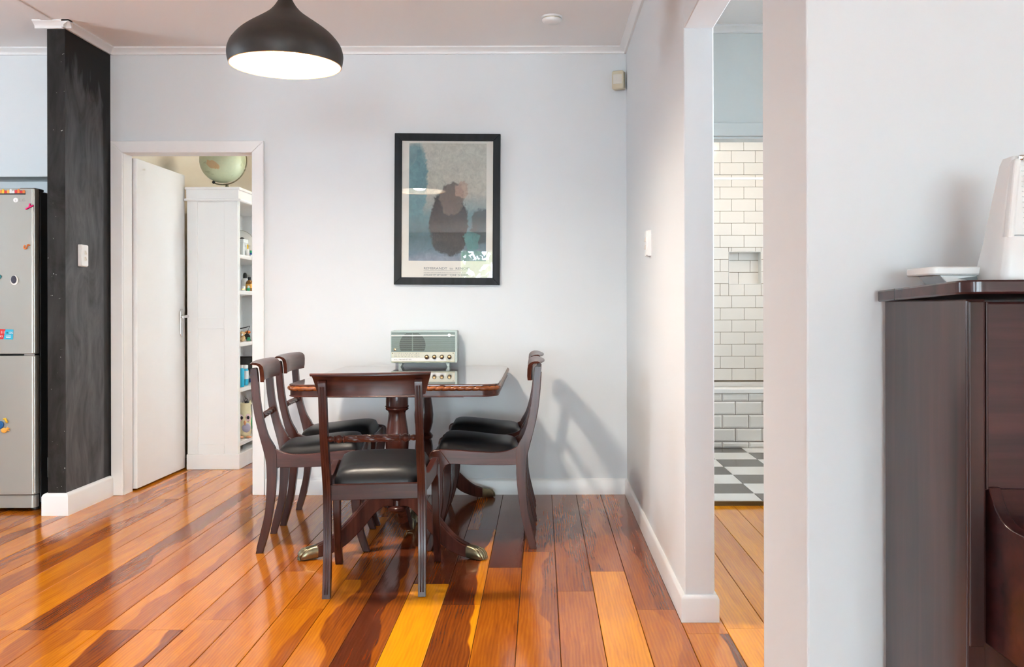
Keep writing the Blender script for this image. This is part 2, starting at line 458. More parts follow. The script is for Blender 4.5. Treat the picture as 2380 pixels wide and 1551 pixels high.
# blackboard stub wall
mb = MB().box(-2.651, -2.553, 4.965, 5.71, 0.0, CEIL)
st = struct('wall_stub', mb, 'chalk_end', 'short black painted blackboard wall stub', bevel=0.003)
struct('blackboard_face', MB().box(-2.5535, -2.5525, 4.9655, YB, 0.0, CEIL), 'chalk_side', 'grey chalk smeared side of the blackboard wall', parent=st)
# right wall, head over the opening, near stub, wall facing the camera
mb = MB()
mb.box(XR, XR+0.106, 3.275, YB, 0, CEIL); mb.box(XR, XR+0.106, 2.112, 3.275, 2.10, CEIL)
struct('wall_right', mb, 'wall', 'white wall with wide opening into the hall', bevel=0.004)
struct('wall_front', MB().prism([(XR,YF,0),(XRR,YF,0),(XRR,YF+.106,0),(XR+.106,YF+.106,0),(XR+.106,2.112,0),(XR,2.112,0)], (0,0,CEIL)), 'wall', 'white wall behind the piano', bevel=0.004)
# room behind the camera
def holed(x0, x1, z0, z1, holes, y0, y1, axis='y'):
    """wall slab with rectangular window holes (a0, a1, b0, b1), split into boxes"""
    mb = MB(); xs = sorted({x0, x1, *[h[0] for h in holes], *[h[1] for h in holes]})
    for a, b in zip(xs, xs[1:]):
        hs = [h for h in holes if h[0] <= a+1e-6 and h[1] >= b-1e-6]
        zz = [(z0, z1)] if not hs else [(z0, hs[0][2]), (hs[0][3], z1)]
        for c, d in zz:
            if d-c < 1e-4: continue
            if axis == 'y': mb.box(a, b, y0, y1, c, d)
            else: mb.box(y0, y1, a, b, c, d)
    return mb
struct('wall_rear', holed(XL, XRR, 0, CEIL, [(-4.7,-3.3,.9,2.1), (GX0,GX1,0.03,GZ1)], YREAR-0.12, YREAR), 'wall', 'wall with garden doors behind the camera')
struct('wall_left', holed(YREAR-.12, 5.8, 0, CEIL, [(2.95,3.85,1.2,2.1)], XL-0.12, XL, 'x'), 'wall', 'kitchen side wall with window')
struct('wall_lounge', MB().box(XRR, XRR+.12, YREAR-.12, YF+.106, 0, CEIL), 'wall', 'lounge side wall')
def window(n, plane, a0, a1, z0, z1, pos, mull):
    fr = 0.05; mb = MB()
    def bar(p0, p1, q0, q1):
        if plane == 'y': mb.box(p0, p1, pos-0.03, pos+0.03, q0, q1)
        else: mb.box(pos-0.03, pos+0.03, p0, p1, q0, q1)
    bar(a0, a1, z0, z0+fr); bar(a0, a1, z1-fr, z1); bar(a0, a0+fr, z0+fr, z1-fr); bar(a1-fr, a1, z0+fr, z1-fr)
    for i in range(1, mull+1):
        c = a0+(a1-a0)*i/(mull+1); bar(c-0.025, c+0.025, z0+fr, z1-fr)
    struct('window_%d' % n, mb, 'trim', 'white timber window frame', bevel=0.004)
window(1, 'y', GX0, GX1, 0.03, GZ1, YREAR-0.06, 3)
window(2, 'y', -4.7, -3.3, .9, 2.1, YREAR-0.06, 1)
window(3, 'x', 2.95, 3.85, 1.2, 2.1, XL-0.06, 2)

# hall and bathroom shell
HY = 5.076
struct('wall_hall', holed(YF+.106, HY+.104, 0, CEIL, [(2.85,3.55,1.3,2.1)], 2.0, 2.12, 'x'), 'hallwall', 'hall side wall')
window(4, 'x', 2.85, 3.55, 1.3, 2.1, 2.06, 0)
BX0, BX1, BZ = 0.80, 1.60, 2.045
mb = MB(); mb.box(XR+.106, BX0, HY, HY+.104, 0, CEIL); mb.box(BX1, 2.7, HY, HY+.104, 0, CEIL); mb.box(BX0, BX1, HY, HY+.104, BZ, CEIL)
struct('wall_hall_end', mb, 'hallwall', 'pale green grey wall over the bathroom doorway')
mb = MB(); mb.box(BX0-.07, BX1+.07, HY-.018, HY, BZ, BZ+.072); mb.box(BX0-.07, BX0, HY-.018, HY, 0, BZ); mb.box(BX1, BX1+.07, HY-.018, HY, 0, BZ)
mb.box(BX0, BX0+.02, HY, HY+.104, 0, BZ); mb.box(BX1-.02, BX1, HY, HY+.104, 0, BZ); mb.box(BX0+.02, BX1-.02, HY, HY+.104, BZ-.015, BZ)
struct('trim_2', mb, 'hallwall', 'pale painted architrave of the bathroom doorway', bevel=0.003)
struct('wall_bath_left', MB().box(.506, .612, YB+.115, 7.95, 0, CEIL), 'wall', 'bathroom side wall')
struct('wall_bath_right', holed(HY+.104, 7.95, 0, CEIL, [(5.7,6.3,1.5,2.1)], 2.6, 2.72, 'x'), 'wall', 'bathroom window wall')
window(5, 'x', 5.7, 6.3, 1.5, 2.1, 2.66, 0)
# study shell (room behind the door)
struct('wall_study_back', MB().box(-2.75, -.30, 7.8, 7.9, 0, CEIL), 'cream', 'cream study wall')
struct('wall_study_left', MB().box(-2.75, -2.62, YB+.115, 7.8, 0, CEIL), 'cream', 'cream study side wall')
struct('wall_study_right', holed(YB+.115, 7.8, 0, CEIL, [(6.2,7.3,.7,2.1)], -.40, -.28, 'x'), 'cream', 'study window wall')
window(6, 'x', 6.2, 7.3, .7, 2.1, -.34, 1)

# cornices
def cornice(n, p0, p1, inward, label, s=0.040):
    """small cove strip: p0-p1 along the wall at ceiling height, inward = unit vector into the room"""
    d = Vector(p1)-Vector(p0); iv = Vector(inward); z = Vector((0,0,1)); o = Vector(p0)
    prof = [(0,0),(s,0),(s,-.008),(s*.72,-.014),(s*.40,-.024),(s*.30,-.030),(s*.30,-s),(0,-s)]
    poly = [o+iv*a+z*b for a, b in prof]
    struct('trim_%d' % n, MB().prism(poly, d), 'trim', label, smooth=40)
cornice(3, (-2.553, YB, CEIL), (XR, YB, CEIL), (0,-1,0), 'white cornice along the dining back wall')
cornice(4, (XR, YF, CEIL), (XR, YB, CEIL), (-1,0,0), 'white cornice along the right wall')
cornice(5, (-2.553, 4.925, CEIL), (-2.553, YB, CEIL), (1,0,0), 'white cornice along the blackboard wall')
cornice(6, (-2.71, 4.965, CEIL), (-2.513, 4.965, CEIL), (0,-1,0), 'white cornice across the end of the blackboard wall')
cornice(7, (XL, YB, CEIL), (-2.651, YB, CEIL), (0,-1,0), 'white cornice above the fridge')
cornice(8, (XR+.106, HY, CEIL), (2.0, HY, CEIL), (0,-1,0), 'white cornice in the hall')

def baseboard(name, p0, p1, inward, label, h=0.095, t=0.014):
    d = Vector(p1)-Vector(p0); iv = Vector(inward); z = Vector((0,0,1)); o = Vector(p0)
    prof = [(0,0),(t,0),(t,h-.014),(t*.75,h-.005),(t*.3,h),(0,h)]
    struct(name, MB().prism([o+iv*a+z*b for a, b in prof], d), 'trim', label, smooth=35)
baseboard('baseboard_back', (-1.636, YB, 0), (XR, YB, 0), (0,-1,0), 'white skirting under the dining back wall')
mb = MB(); t = 0.014
prof = [(0,0),(t,0),(t,.081),(t*.75,.09),(t*.3,.095),(0,.095)]
def wrap(path, prof):
    """profile swept round an open plan path with mitred corners (outside on the left-hand normal)"""
    mb = MB(); pts = [Vector((p[0],p[1],0)) for p in path]; rows = []
    for i, p in enumerate(pts):
        ns = []
        if i > 0: d = (p-pts[i-1]).normalized(); ns.append(Vector((d.y,-d.x,0)))
        if i < len(pts)-1: d = (pts[i+1]-p).normalized(); ns.append(Vector((d.y,-d.x,0)))
        n = ns[0] if len(ns) == 1 else (ns[0]+ns[1])/(1+ns[0].dot(ns[1]))
        rows.append([p+n*a+Vector((0,0,b)) for a, b in prof])
    m = len(prof); vs = [v for r in rows for v in r]; fs = [tuple(range(m)), tuple((len(rows)-1)*m+k for k in range(m))]
    for i in range(len(rows)-1):
        for k in range(m): k2 = (k+1) % m; fs.append((i*m+k, i*m+k2, i*m+m+k2, i*m+m+k))
    return mb.add(vs, fs)
struct('baseboard_right', wrap([(XR+.106, 3.9), (XR+.106, 3.275), (XR, 3.275), (XR, YB-.014)][::-1], prof), 'trim', 'white skirting along the right wall and round its end', smooth=35)
struct('baseboard_stub', wrap([(-2.553, YB-.02), (-2.553, 4.965), (-2.651, 4.965), (-2.651, 5.45)], [(-a, b) for a, b in [(p[0]*1.6, p[1]*1.25) for p in prof]]), 'trim', 'white skirting round the foot of the blackboard wall', smooth=35)
baseboard('baseboard_front', (XR, YF, 0), (XRR, YF, 0), (0,-1,0), 'white skirting behind the piano')
baseboard('baseboard_hall', (XR+.106, HY, 0), (BX0-.07, HY, 0), (0,-1,0), 'white skirting in the hall')

# doorway to the study: architrave and jambs
mb = MB(); w = .07
mb.prism([(DX1,YB-.018,0),(DX1+w,YB-.018,0),(DX1+w,YB-.018,DZ+w),(DX1,YB-.018,DZ)], (0,.018,0))
mb.prism([(DX0-w,YB-.018,0),(DX0,YB-.018,0),(DX0,YB-.018,DZ),(DX0-w,YB-.018,DZ+w)], (0,.018,0))
mb.prism([(DX0,YB-.018,DZ),(DX1,YB-.018,DZ),(DX1+w,YB-.018,DZ+w),(DX0-w,YB-.018,DZ+w)], (0,.018,0))
ar = struct('trim_9', mb, 'trimw', 'white mitred architrave round the study doorway', bevel=0.004)
mb = MB()
mb.box(DX0-.02, DX0, YB, YB+.115, 0, DZ+.02); mb.box(DX1, DX1+.02, YB, YB+.115, 0, DZ+.02); mb.box(DX0, DX1, YB, YB+.115, DZ, DZ+.02)
struct('door_jamb', mb, 'trimw', 'white door lining', parent=ar)
# open door leaf
dr = thing('door_1', 'plain white panel-less door standing open into the study', 'door', (-2.452, 5.612, 0), math.radians(-0.6))
dr['kind'] = 'structure'
del dr['category']
obj('door_leaf', MB().box(-.040, .0, 0, .735, .012, 2.018), 'trimw', dr, bevel=0.003)
hp = obj('handle_plate', MB().prism([(.0005,.652,.915),(.0005,.683,.915),(.0005,.690,.93),(.0005,.690,1.085),(.0005,.683,1.10),(.0005,.652,1.10),(.0005,.645,1.085),(.0005,.645,.93)], (.006,0,0)), 'chrome', dr, bevel=0.003)
hp['label'] = 'chrome door handle plate'
obj('handle_lever', MB().tube([(.004,.668,1.05),(.048,.668,1.05)], .009, 14).tube([(.044,.672,1.05),(.050,.63,1.05),(.050,.575,1.046)], [.0095,.009,.007], 12), 'chrome', hp, smooth=50)
for hz in (.22, 1.80):
    hg = obj('hinge', MB().tube([(-.047,-.006,hz),(-.047,-.006,hz+.1)], .006, 12).box(-.044,-.004,-.002,.0,hz,hz+.1), 'trim', dr, smooth=40)

# bathroom: threshold, chequered tile floor, bath, tiled wall with niche
struct('trim_10', MB().box(BX0-.02, BX1+.02, 5.158, 5.175, -.005, .024), 'oak', 'worn timber edge under the bathroom doorway', bevel=0.003)
ZT = .024
tf = struct('floor_bathroom', MB().box(.612, 2.6, 5.173, 7.9, -.02, ZT-.004), 'groutdk', 'black and white chequered bathroom floor')
for j in range(-1, 9):
    y0 = 5.377+.297*(j-1); y1 = y0+.297
    y0 = max(y0, 5.174); y1 = min(y1, 7.09)
    if y1-y0 < .01: continue
    for i in range(-2, 5):
        x0 = 1.235+.297*(i-1); x1 = x0+.297
        x0 = max(x0, .614); x1 = min(x1, 2.598)
        if x1-x0 < .01: continue
        dk = (i+j) % 2 == 1
        o = obj('floor_tile', MB().box(x0+.001, x1-.001, y0+.001, y1-.001, ZT-.012, ZT), 'tiledk' if dk else 'tilewt', tf, bevel=0.0015, seg=1)
YT, YW = 7.087, 7.74
def tile(parent, name, x0, x1, y, z0, z1, mat='tile', bev=.0, g=.0015):
    a, b, c, d = x0+g, x1-g, z0+g, z1-g
    mb = MB(); t = .009
    if bev:   # bevelled metro tile
        e = bev
        mb.add([(a,y,c),(b,y,c),(b,y,d),(a,y,d),(a,y-.004,c),(b,y-.004,c),(b,y-.004,d),(a,y-.004,d),(a+e,y-t,c+e),(b-e,y-t,c+e),(b-e,y-t,d-e),(a+e,y-t,d-e)],
               [(0,1,5,4),(1,2,6,5),(2,3,7,6),(3,0,4,7),(4,5,9,8),(5,6,10,9),(6,7,11,10),(7,4,8,11),(8,9,10,11),(3,2,1,0)])
        return obj(name, mb, mat, parent)
    return obj(name, mb.box(a, b, y-t, y, c, d), mat, parent, bevel=.0012, seg=1)
# bath
bt = thing('bathtub', 'white bath along the far wall with white tiled front', 'bathtub', (1.6, YT, ZT))
ox, oy, oz = 1.6, YT, ZT
obj('bath_front', MB().box(.62-ox, 2.595-ox, 0.0, .05, 0, .4186), 'groutdk', bt)
mb = MB(); r0 = (.62-ox, 2.595-ox, -.018, YW-.012-YT); zz = (.4186, .4555)
xa, xb, ya, yb = r0
i0 = (xa+.07, xb-.07, ya+.16, yb-.09)
mb.box(xa, xb, ya, i0[2], *zz); mb.box(xa, xb, i0[3], yb, *zz); mb.box(xa, i0[0], i0[2], i0[3], *zz); mb.box(i0[1], xb, i0[2], i0[3], *zz)
obj('rim', mb, 'tub', bt, bevel=.006)
mb = MB(); a = i0; d = .06
top = [(a[0],a[2],.42),(a[1],a[2],.42),(a[1],a[3],.42),(a[0],a[3],.42)]; bot = [(a[0]+d,a[2]+d,.06),(a[1]-d,a[2]+d,.06),(a[1]-d,a[3]-d,.06),(a[0]+d,a[3]-d,.06)]
mb.add(top+bot, [(0,1,5,4),(1,2,6,5),(2,3,7,6),(3,0,4,7),(7,6,5,4)])
obj('basin', mb, 'tub', bt, bevel=.03)
zr = [.024, .0716, .1745, .2778, .381, .4426]
for r in range(5):
    sh = 1.383 if r % 2 == 0 else 1.485
    for k in range(-4, 7):
        x0 = sh+.204*k; x1 = x0+.204; x0 = max(x0, .622); x1 = min(x1, 2.593)
        if x1-x0 > .01: tile(bt, 'tile', x0-ox, x1-ox, 0.0, zr[r]-oz, zr[r+1]-oz, 'tile', .012, .0022)
# wall behind the bath
NX0, NX1, NZ0, NZ1 = 1.567, 1.839, 1.293, 1.565
mb = holed(.612, 2.6, 0, CEIL, [(NX0, NX1, NZ0, NZ1)], YW+.001, YW+.09); mb.box(.612, 2.6, YW+.09, YW+.17, 0, CEIL)
wt = struct('wall_bath_back', mb, 'grout', 'cream lit white subway tile wall over the bath')
RP = .1011; z = 2.4095+RP; row = 0
while z > .50:
    z1 = z; z0 = max(z-RP, .48)
    sh = 1.4954 if row % 2 == 0 else 1.5916
    for k in range(-3, 4):
        x0 = sh+.2*k; x1 = x0+.2
        if x1 <= NX0 or x0 >= NX1 or z1 <= NZ0 or z0 >= NZ1: pcs = [(x0,x1,z0,z1)]
        else:
            pcs = []
            if x0 < NX0-.004: pcs.append((x0, NX0, z0, z1))
            if x1 > NX1+.004: pcs.append((NX1, x1, z0, z1))
            if z1 > NZ1+.004: pcs.append((max(x0,NX0), min(x1,NX1), NZ1, z1))
            if z0 < NZ0-.004: pcs.append((max(x0,NX0), min(x1,NX1), z0, NZ0))
        for q in pcs: tile(wt, 'tile', q[0], q[1], YW, q[2], q[3])
    z -= RP; row += 1
for (a, b, c, d) in ((NX0,NX0+.10,NZ1-.07,NZ1),(NX0+.10,NX1,NZ1-.07,NZ1),(NX0,NX0+.2,NZ1-.17,NZ1-.07),(NX0+.2,NX1,NZ1-.17,NZ1-.07),(NX0,NX0+.1,NZ0,NZ1-.17),(NX0+.1,NX1,NZ0,NZ1-.17)):
    tile(wt, 'niche_tile', a, b, YW+.088, c, d)
mb = MB(); e = .004
for (a, b, c, d) in ((NX0,NX1,NZ1-e,NZ1),(NX0,NX1,NZ0,NZ0+e),(NX0,NX0+e,NZ0+e,NZ1-e),(NX1-e,NX1,NZ0+e,NZ1-e)): mb.box(a, b, YW-.011, YW+.078, c, d)
obj('niche_edge', mb, 'white', wt)
cr = thing('shower_rail', 'thin white shower curtain rail high over the bath', 'curtain rail', (1.6, 7.12, 2.082))
obj('rail', MB().tube([(-.988,0,.01),(.994,0,.01)], .0095, 12), 'white', cr, smooth=50)
obj('wall_flange', MB().lathe([(.025,.986),(.025,.998)], 16, (0,0,.01), 'x'), 'chrome', cr, smooth=40)

# bathroom ceiling lamp (out of sight)
bl = thing('bathroom_ceiling_light', 'round lit ceiling light in the bathroom', 'ceiling light', (1.55, 6.5, CEIL))
obj('base', MB().lathe([(.15,-.02),(.15,0)], 32), 'white', bl, smooth=40)
obj('diffuser', MB().lathe([(1e-6,-.085),(.06,-.08),(.11,-.062),(.14,-.03),(.142,-.02)], 32), emit('warm_diffuser', (1.0, .78, .54), 32.0), bl, smooth=60)

# ------------------------------------------------------------------ DINING CHAIRS
def build_chair():
    t = thing('dining_chair', 'x', 'chair')
    Y0 = .25                                   # profile F -> local y = F - Y0
    def xs(F): return .182+max(0, min(1, (F-.05)/.42))*.031
    rear = [((0,0),(.030,0)),((.024,.099),(.057,.09)),((.043,.188),(.075,.18)),((.050,.303),(.090,.30)),((.0485,.399),(.094,.392)),((.038,.456),(.090,.466)),
            ((.015,.545),(.056,.532)),((-.002,.62),(.034,.612)),((-.012,.69),(.021,.69)),((-.018,.76),(.014,.765)),((-.022,.825),(.008,.829)),((-.017,.838),(.002,.840))]
    front = [((.440,.462),(.392,.3955)),((.474,.457),(.413,.388)),((.490,.438),(.424,.362)),((.488,.39),(.427,.33)),((.478,.32),(.427,.28)),((.470,.24),(.428,.215)),
             ((.473,.16),(.437,.15)),((.487,.08),(.454,.075)),((.512,0),(.480,0))]
    side = [((.078,.478),(.080,.388)),((.105,.462),(.105,.3875)),((.145,.450),(.15,.3865)),((.196,.446),(.2,.3875)),((.286,.451),(.28,.3895)),((.35,.457),(.345,.394)),((.42,.4615),(.396,.3955)),((.447,.4615),(.41,.391))]
    for sx in (-1, 1):
        def pts(pr, k):
            ln = smoothline([q[k] for q in pr], 4)
            return [(sx*xs(F), F-Y0, z) for F, z in ln]
        obj('back_leg', MB().ribbon(pts(rear,0), pts(rear,1), (.0150,0,0)), 'mahog', t, smooth=35, bevel=.0045)
        # reeded strip down the back of the leg
        ln = smoothline([q[0] for q in rear[:-1]], 4)
        for dx in (-.0045, .0045):
            obj('reeding', MB().tube([(sx*.182+dx, F-Y0-.0002, z) for F, z in ln[1:-1]], .0030, 6), 'mahog', t, smooth=60)
        obj('leg', MB().ribbon(pts(front,0), pts(front,1), (.0155,0,0)), 'mahog', t, smooth=35, bevel=.006)
        obj('side_rail', MB().ribbon(pts(side,0), pts(side,1), (.0125,0,0)), 'mahogy', t, smooth=35, bevel=.003)
    obj('rear_rail', MB().box(-.170, .170, .060-Y0, .084-Y0, .366, .426), 'mahogx', t, bevel=.002)
    obj('front_rail', MB().box(-.200, .200, .448-Y0, .470-Y0, .392, .450), 'mahogx', t, bevel=.002)
    # drop-in seat
    mb = MB(); nx, ny = 18, 18; vs = []; fs = []
    def basez(F): return .428+.030*max(0,(F-.2)/.27)
    for j in range(ny+1):
        v = -1+2*j/ny; F = .272+.187*math.copysign(abs(v)**.8, v)
        for i in range(nx+1):
            u = -1+2*i/nx; uu = math.copysign(abs(u)**.8, u)
            hw = .163+(F-.085)/.374*.030
            # rounded plan corners
            k = 1-.06*(abs(uu)**6)*(abs(v)**6)
            e = (1-abs(uu)**7)**.5*(1-abs(v)**7)**.5 if abs(uu) < 1 and abs(v) < 1 else 0
            dome = .046*e+.014*(1-uu*uu)*(1-v*v)
            vs.append((uu*hw*k, (F-.272)*k+.272-Y0, basez(F)+.006+dome))
    for j in range(ny):
        for i in range(nx): a = j*(nx+1)+i; fs.append((a, a+1, a+nx+2, a+nx+1))
    ring = [i for i in range(nx+1)]+[j*(nx+1)+nx for j in range(1,ny+1)]+[ny*(nx+1)+i for i in range(nx-1,-1,-1)]+[j*(nx+1) for j in range(ny-1,0,-1)]
    b = len(vs)
    for q in ring: vs.append((vs[q][0], vs[q][1], vs[q][2]-.024))
    n = len(ring)
    fs += [(ring[k], ring[(k+1)%n], b+(k+1)%n, b+k) for k in range(n)]+[tuple(b+k for k in range(n))]
    mb.add(vs, fs)
    obj('seat', mb, 'leather', t, smooth=60)
    # crest rail: curved board on the front of the posts, rolled back along its top
    prof = [(.010,.776),(.026,.776),(.028,.80),(.027,.84),(.024,.862),(.014,.876),(-.004,.884),(-.020,.884),(-.030,.878),(-.030,.872),(-.018,.873),(-.004,.871),(.006,.862),(.009,.84),(.010,.80)]
    prof = [(F, .776+(z-.776)*.82) for F, z in prof]
    vs = []; fs = []; ns = 17; m = len(prof)
    for i in range(ns):
        s = -1+2*i/(ns-1)
        for F, z in prof:
            hw = .204+.024*(z-.776)/.082; vs.append((s*hw, F+.024*s*s-.010-Y0, z))
    for i in range(ns-1):
        for k in range(m): k2 = (k+1)%m; fs.append((i*m+k, i*m+k2, i*m+m+k2, i*m+m+k))
    fs += [tuple(range(m)), tuple((ns-1)*m+k for k in range(m))]
    obj('crest_rail', MB().add(vs, fs), 'mahogx', t, smooth=50)
    # rope-twist cross rail
    vs = []; fs = []; nst = 150; sg = 28
    for i in range(nst+1):
        x = -.168+.336*i/nst; ax = abs(x)
        if ax < .104: base, amp = .0135-.0015*(ax/.104)**2, .10
        elif ax < .109: base, amp = .0155, 0
        elif ax < .113: base, amp = .0095, 0
        elif ax < .139: base, amp = .0095+.0065*math.sin(PI*(ax-.113)/.026), 0
        elif ax < .144: base, amp = .0135, 0
        elif ax < .149: base, amp = .0085, 0
        else: base, amp = .0085+.0035*math.sin(PI*(ax-.149)/.019), 0
        for k in range(sg):
            a = 2*PI*k/sg; r = base*(1+amp*math.cos(7*(a-x*14)))
            vs.append((x, .014-Y0+r*math.cos(a), .611+r*math.sin(a)))
    for i in range(nst):
        for k in range(sg): k2 = (k+1)%sg; fs.append((i*sg+k, i*sg+k2, (i+1)*sg+k2, (i+1)*sg+k))
    obj('rope_rail', MB().add(vs, fs), 'mahogx', t, smooth=50)
    return t
chair = build_chair()
# (midpoint of rear feet, heading of the seat measured from +Y, label)
spots = [
 ((-.643, 3.552), 2.9, 'mahogany dining chair in front, its back to the viewer, at the table head'),
 ((-1.300, 4.375), -83.5, 'nearer of the two mahogany chairs left of the table, beside the door frame'),
 ((-1.327, 4.905), -87.5, 'farther of the two mahogany chairs left of the table, nearest the back wall'),
 ((-.040, 4.445), 90.5, 'nearer of the two mahogany chairs right of the table, seen side on'),
 ((-.042, 5.005), 91.0, 'farther of the two mahogany chairs right of the table, mostly hidden behind its twin'),
]
for i, ((x, y), a, lab) in enumerate(spots):
    o = chair if i == 0 else copy_tree(chair)
    r = math.radians(a); o.rotation_euler = (0, 0, r)
    d = .235; o.location = (x-math.sin(r)*d, y+math.cos(r)*d, 0)
    tag(o, lab, 'chair', 'mahogany sabre leg dining chairs')
    if i == 0: o.rotation_euler.y = -.012

# ------------------------------------------------------------------ DINING TABLE
TX, TY0, TY1, TZ = -.672, 4.14, 5.455, .766
TW = .485
tb = thing('dining_table', 'polished mahogany twin pedestal table with rope carved edge', 'table', (TX, (TY0+TY1)/2, 0))
HY2 = (TY1-TY0)/2
def outline(inset, r=.085, seg=7):
    a, b = TW-inset, HY2-inset; rr = max(r-inset, .01); o = []
    for cx, cy, st in ((a-rr,-b+rr,-PI/2),(a-rr,b-rr,0),(-a+rr,b-rr,PI/2),(-a+rr,-b+rr,PI)):
        for k in range(seg+1): t = st+PI/2*k/seg; o.append((cx+rr*math.cos(t), cy+rr*math.sin(t)))
    return o
obj('table_top', MB().prism([(x,y,TZ-.010) for x,y in outline(.008)], (0,0,.010)), 'tabletop', tb, smooth=30, bevel=.004)
obj('apron', MB().prism([(x,y,TZ-.054) for x,y in outline(.012)], (0,0,.028)), 'mahogx', tb, smooth=30, bevel=.003)
obj('edge_bead', MB().prism([(x,y,TZ-.056) for x,y in outline(.008)], (0,0,.005)), 'mahogx', tb, smooth=30, bevel=.002)
obj('under_top', MB().prism([(x,y,TZ-.028) for x,y in outline(.02)], (0,0,.020)), 'mahogx', tb)
# rope moulding all round
o2 = outline(.011); path = []
for i in range(len(o2)):
    p = Vector(o2[i]+(0,)); q = Vector(o2[(i+1)%len(o2)]+(0,)); L = (q-p).length; nn = max(1, int(L/.0045))
    for k in range(nn): path.append(p+(q-p)*(k/nn))
vs = []; fs = []; sg = 12; n = len(path); s = 0.0
tot = sum((path[(i+1)%n]-path[i]).length for i in range(n)); twists = round(tot/.034)
for i, p in enumerate(path):
    t = (path[(i+1)%n]-path[i-1]).normalized(); nrm = Vector((t.y,-t.x,0))
    ph = 2*PI*twists*s/tot
    for k in range(sg):
        a = 2*PI*k/sg; c = math.cos(a-ph); r = .0118*(1-.36*max(0, c)**4)
        vs.append(p+nrm*(r*math.cos(a))+Vector((0,0,TZ-.0185+r*.92*math.sin(a))))
    s += (path[(i+1)%n]-p).length
for i in range(n):
    for k in range(sg): k2 = (k+1)%sg; j = (i+1)%n; fs.append((i*sg+k, i*sg+k2, j*sg+k2, j*sg+k))
obj('rope_edge', MB().add(vs, fs), 'rope', tb, smooth=45)
colprof = [(1e-6,.172),(.024,.175),(.034,.182),(.046,.190),(.047,.200),(.042,.206),(.028,.210),(.027,.232),(.045,.245),(.050,.27),(.050,.33),(.046,.36),(.040,.372),(.050,.38),(.052,.392),(.044,.402),(.036,.412),
           (.042,.43),(.051,.465),(.0535,.51),(.050,.55),(.043,.595),(.038,.63),(.041,.640),(.050,.645),(.053,.650),(.050,.655),(.054,.660),(.051,.666),(.051,.712)]
ltop = [(.02,.300),(.09,.285),(.147,.236),(.22,.158),(.30,.088),(.365,.058)]; lbot = [(.02,.205),(.065,.210),(.112,.176),(.165,.116),(.24,.050),(.31,.018),(.365,.008)]
ltop = smoothline(ltop, 6); lbot = smoothline(lbot, 5)
for cy, dirs in ((4.228, ((-.357,-.14),(.357,-.14),(0,1))), (5.19, ((.357,.22),(-.357,.22),(0,-1)))):
    ly = cy-(TY0+TY1)/2
    col = obj('pedestal', MB().lathe(colprof, 36, (.012, ly, 0)), 'mahog', tb, smooth=45)
    obj('bearer', MB().box(-.30, .32, ly-.05, ly+.05, .705, .712), 'mahogx', tb)
    for dx, dy in dirs:
        d = Vector((dx, dy, 0)).normalized(); sd = Vector((-d.y, d.x, 0)); c0 = Vector((.012, ly, 0))
        A = [c0+d*r+Vector((0,0,z)) for r, z in ltop]; B = [c0+d*r+Vector((0,0,z)) for r, z in lbot]
        lg = obj('leg', MB().ribbon(A, B, sd*.022), 'mahog', tb, smooth=35, bevel=.004)
        for e in (-.009, 0, .009): obj('reeding', MB().tube([a+sd*e+Vector((0,0,.0005)) for a in A[5:]], .004, 6), 'mahog', lg, smooth=60)
        # brass paw: square socket running into a rounded toe with three claws
        sec = [(.358,.026,.004,.064),(.385,.027,.002,.060),(.405,.029,0,.054),(.420,.029,0,.044),(.431,.024,0,.030),(.438,.016,.002,.018)]
        vs = []; fs = []; m = 12
        for r, hw, z0, z1 in sec:
            for k in range(m):
                a = 2*PI*k/m; ca, sa = math.cos(a), math.sin(a)
                x = math.copysign(abs(ca)**.6, ca)*hw; z = (z0+z1)/2+math.copysign(abs(sa)**.6, sa)*(z1-z0)/2
                vs.append(c0+d*r+sd*x+Vector((0,0,z)))
        for i in range(len(sec)-1):
            for k in range(m): k2 = (k+1)%m; fs.append((i*m+k, i*m+k2, i*m+m+k2, i*m+m+k))
        fs += [tuple(range(m)), tuple((len(sec)-1)*m+k for k in range(m))]
        pw = obj('brass_paw', MB().add(vs, fs), 'brass', lg, smooth=50)
        for e in (-.017, 0, .017):
            obj('claw', MB().tube([c0+d*.404+sd*e*.9+Vector((0,0,.048)), c0+d*.421+sd*e+Vector((0,0,.040)), c0+d*.435+sd*e+Vector((0,0,.022)), c0+d*.440+sd*e+Vector((0,0,.006))], [.006,.009,.009,.006], 8), 'brass', pw, smooth=60)

# ------------------------------------------------------------------ RADIO
RW, RH, RZ = .382, .186, .0235
RXC = (985-1258)/2150*5.335; RY = 5.335
ra = thing('transistor_radio', 'pale green vintage transistor radio on the table against the wall', 'radio', (RXC, RY, TZ))
obj('case', MB().rbox(-RW/2, RW/2, .004, .105, RZ, RZ+RH, .008, 4), 'radio', ra, smooth=40, bevel=.002)
a0, a1 = -RW/2+.004, RW/2-.012
obj('front_frame', MB().rbox(-RW/2, RW/2, 0.0, .006, RZ, RZ+RH, .008, 4), 'radio', ra, smooth=40)
zb, zt = RZ+.064, RZ+RH-.008
gr = obj('grille', MB().box(a0, a1, -.003, .001, zb, zt), flat('grille_shadow_green', (.10,.13,.12), .5), ra)
mb = MB(); k = 0; ns = 20; dz = (zt-zb)/ns
for i in range(ns): mb.box(a0, a1, -.0055, -.003, zb+dz*i+dz*.22, zb+dz*(i+1)-dz*.10)
s1 = obj('grille_slats', mb, 'radiogr', gr, bevel=.0006, seg=1); s1['kind'] = 'stuff'
cx, cz, rr = a0+.122, zb+.038, .075; mb = MB()
for i in range(1, ns-1):
    z = zb+dz*(i+.06); h2 = rr*rr-(z-cz)**2
    if h2 <= 0: continue
    h = math.sqrt(h2)
    mb.box(cx-h, cx-.003, -.0060, -.0030, z, z+dz*.5); mb.box(cx+.003, cx+h, -.0060, -.0030, z, z+dz*.5)
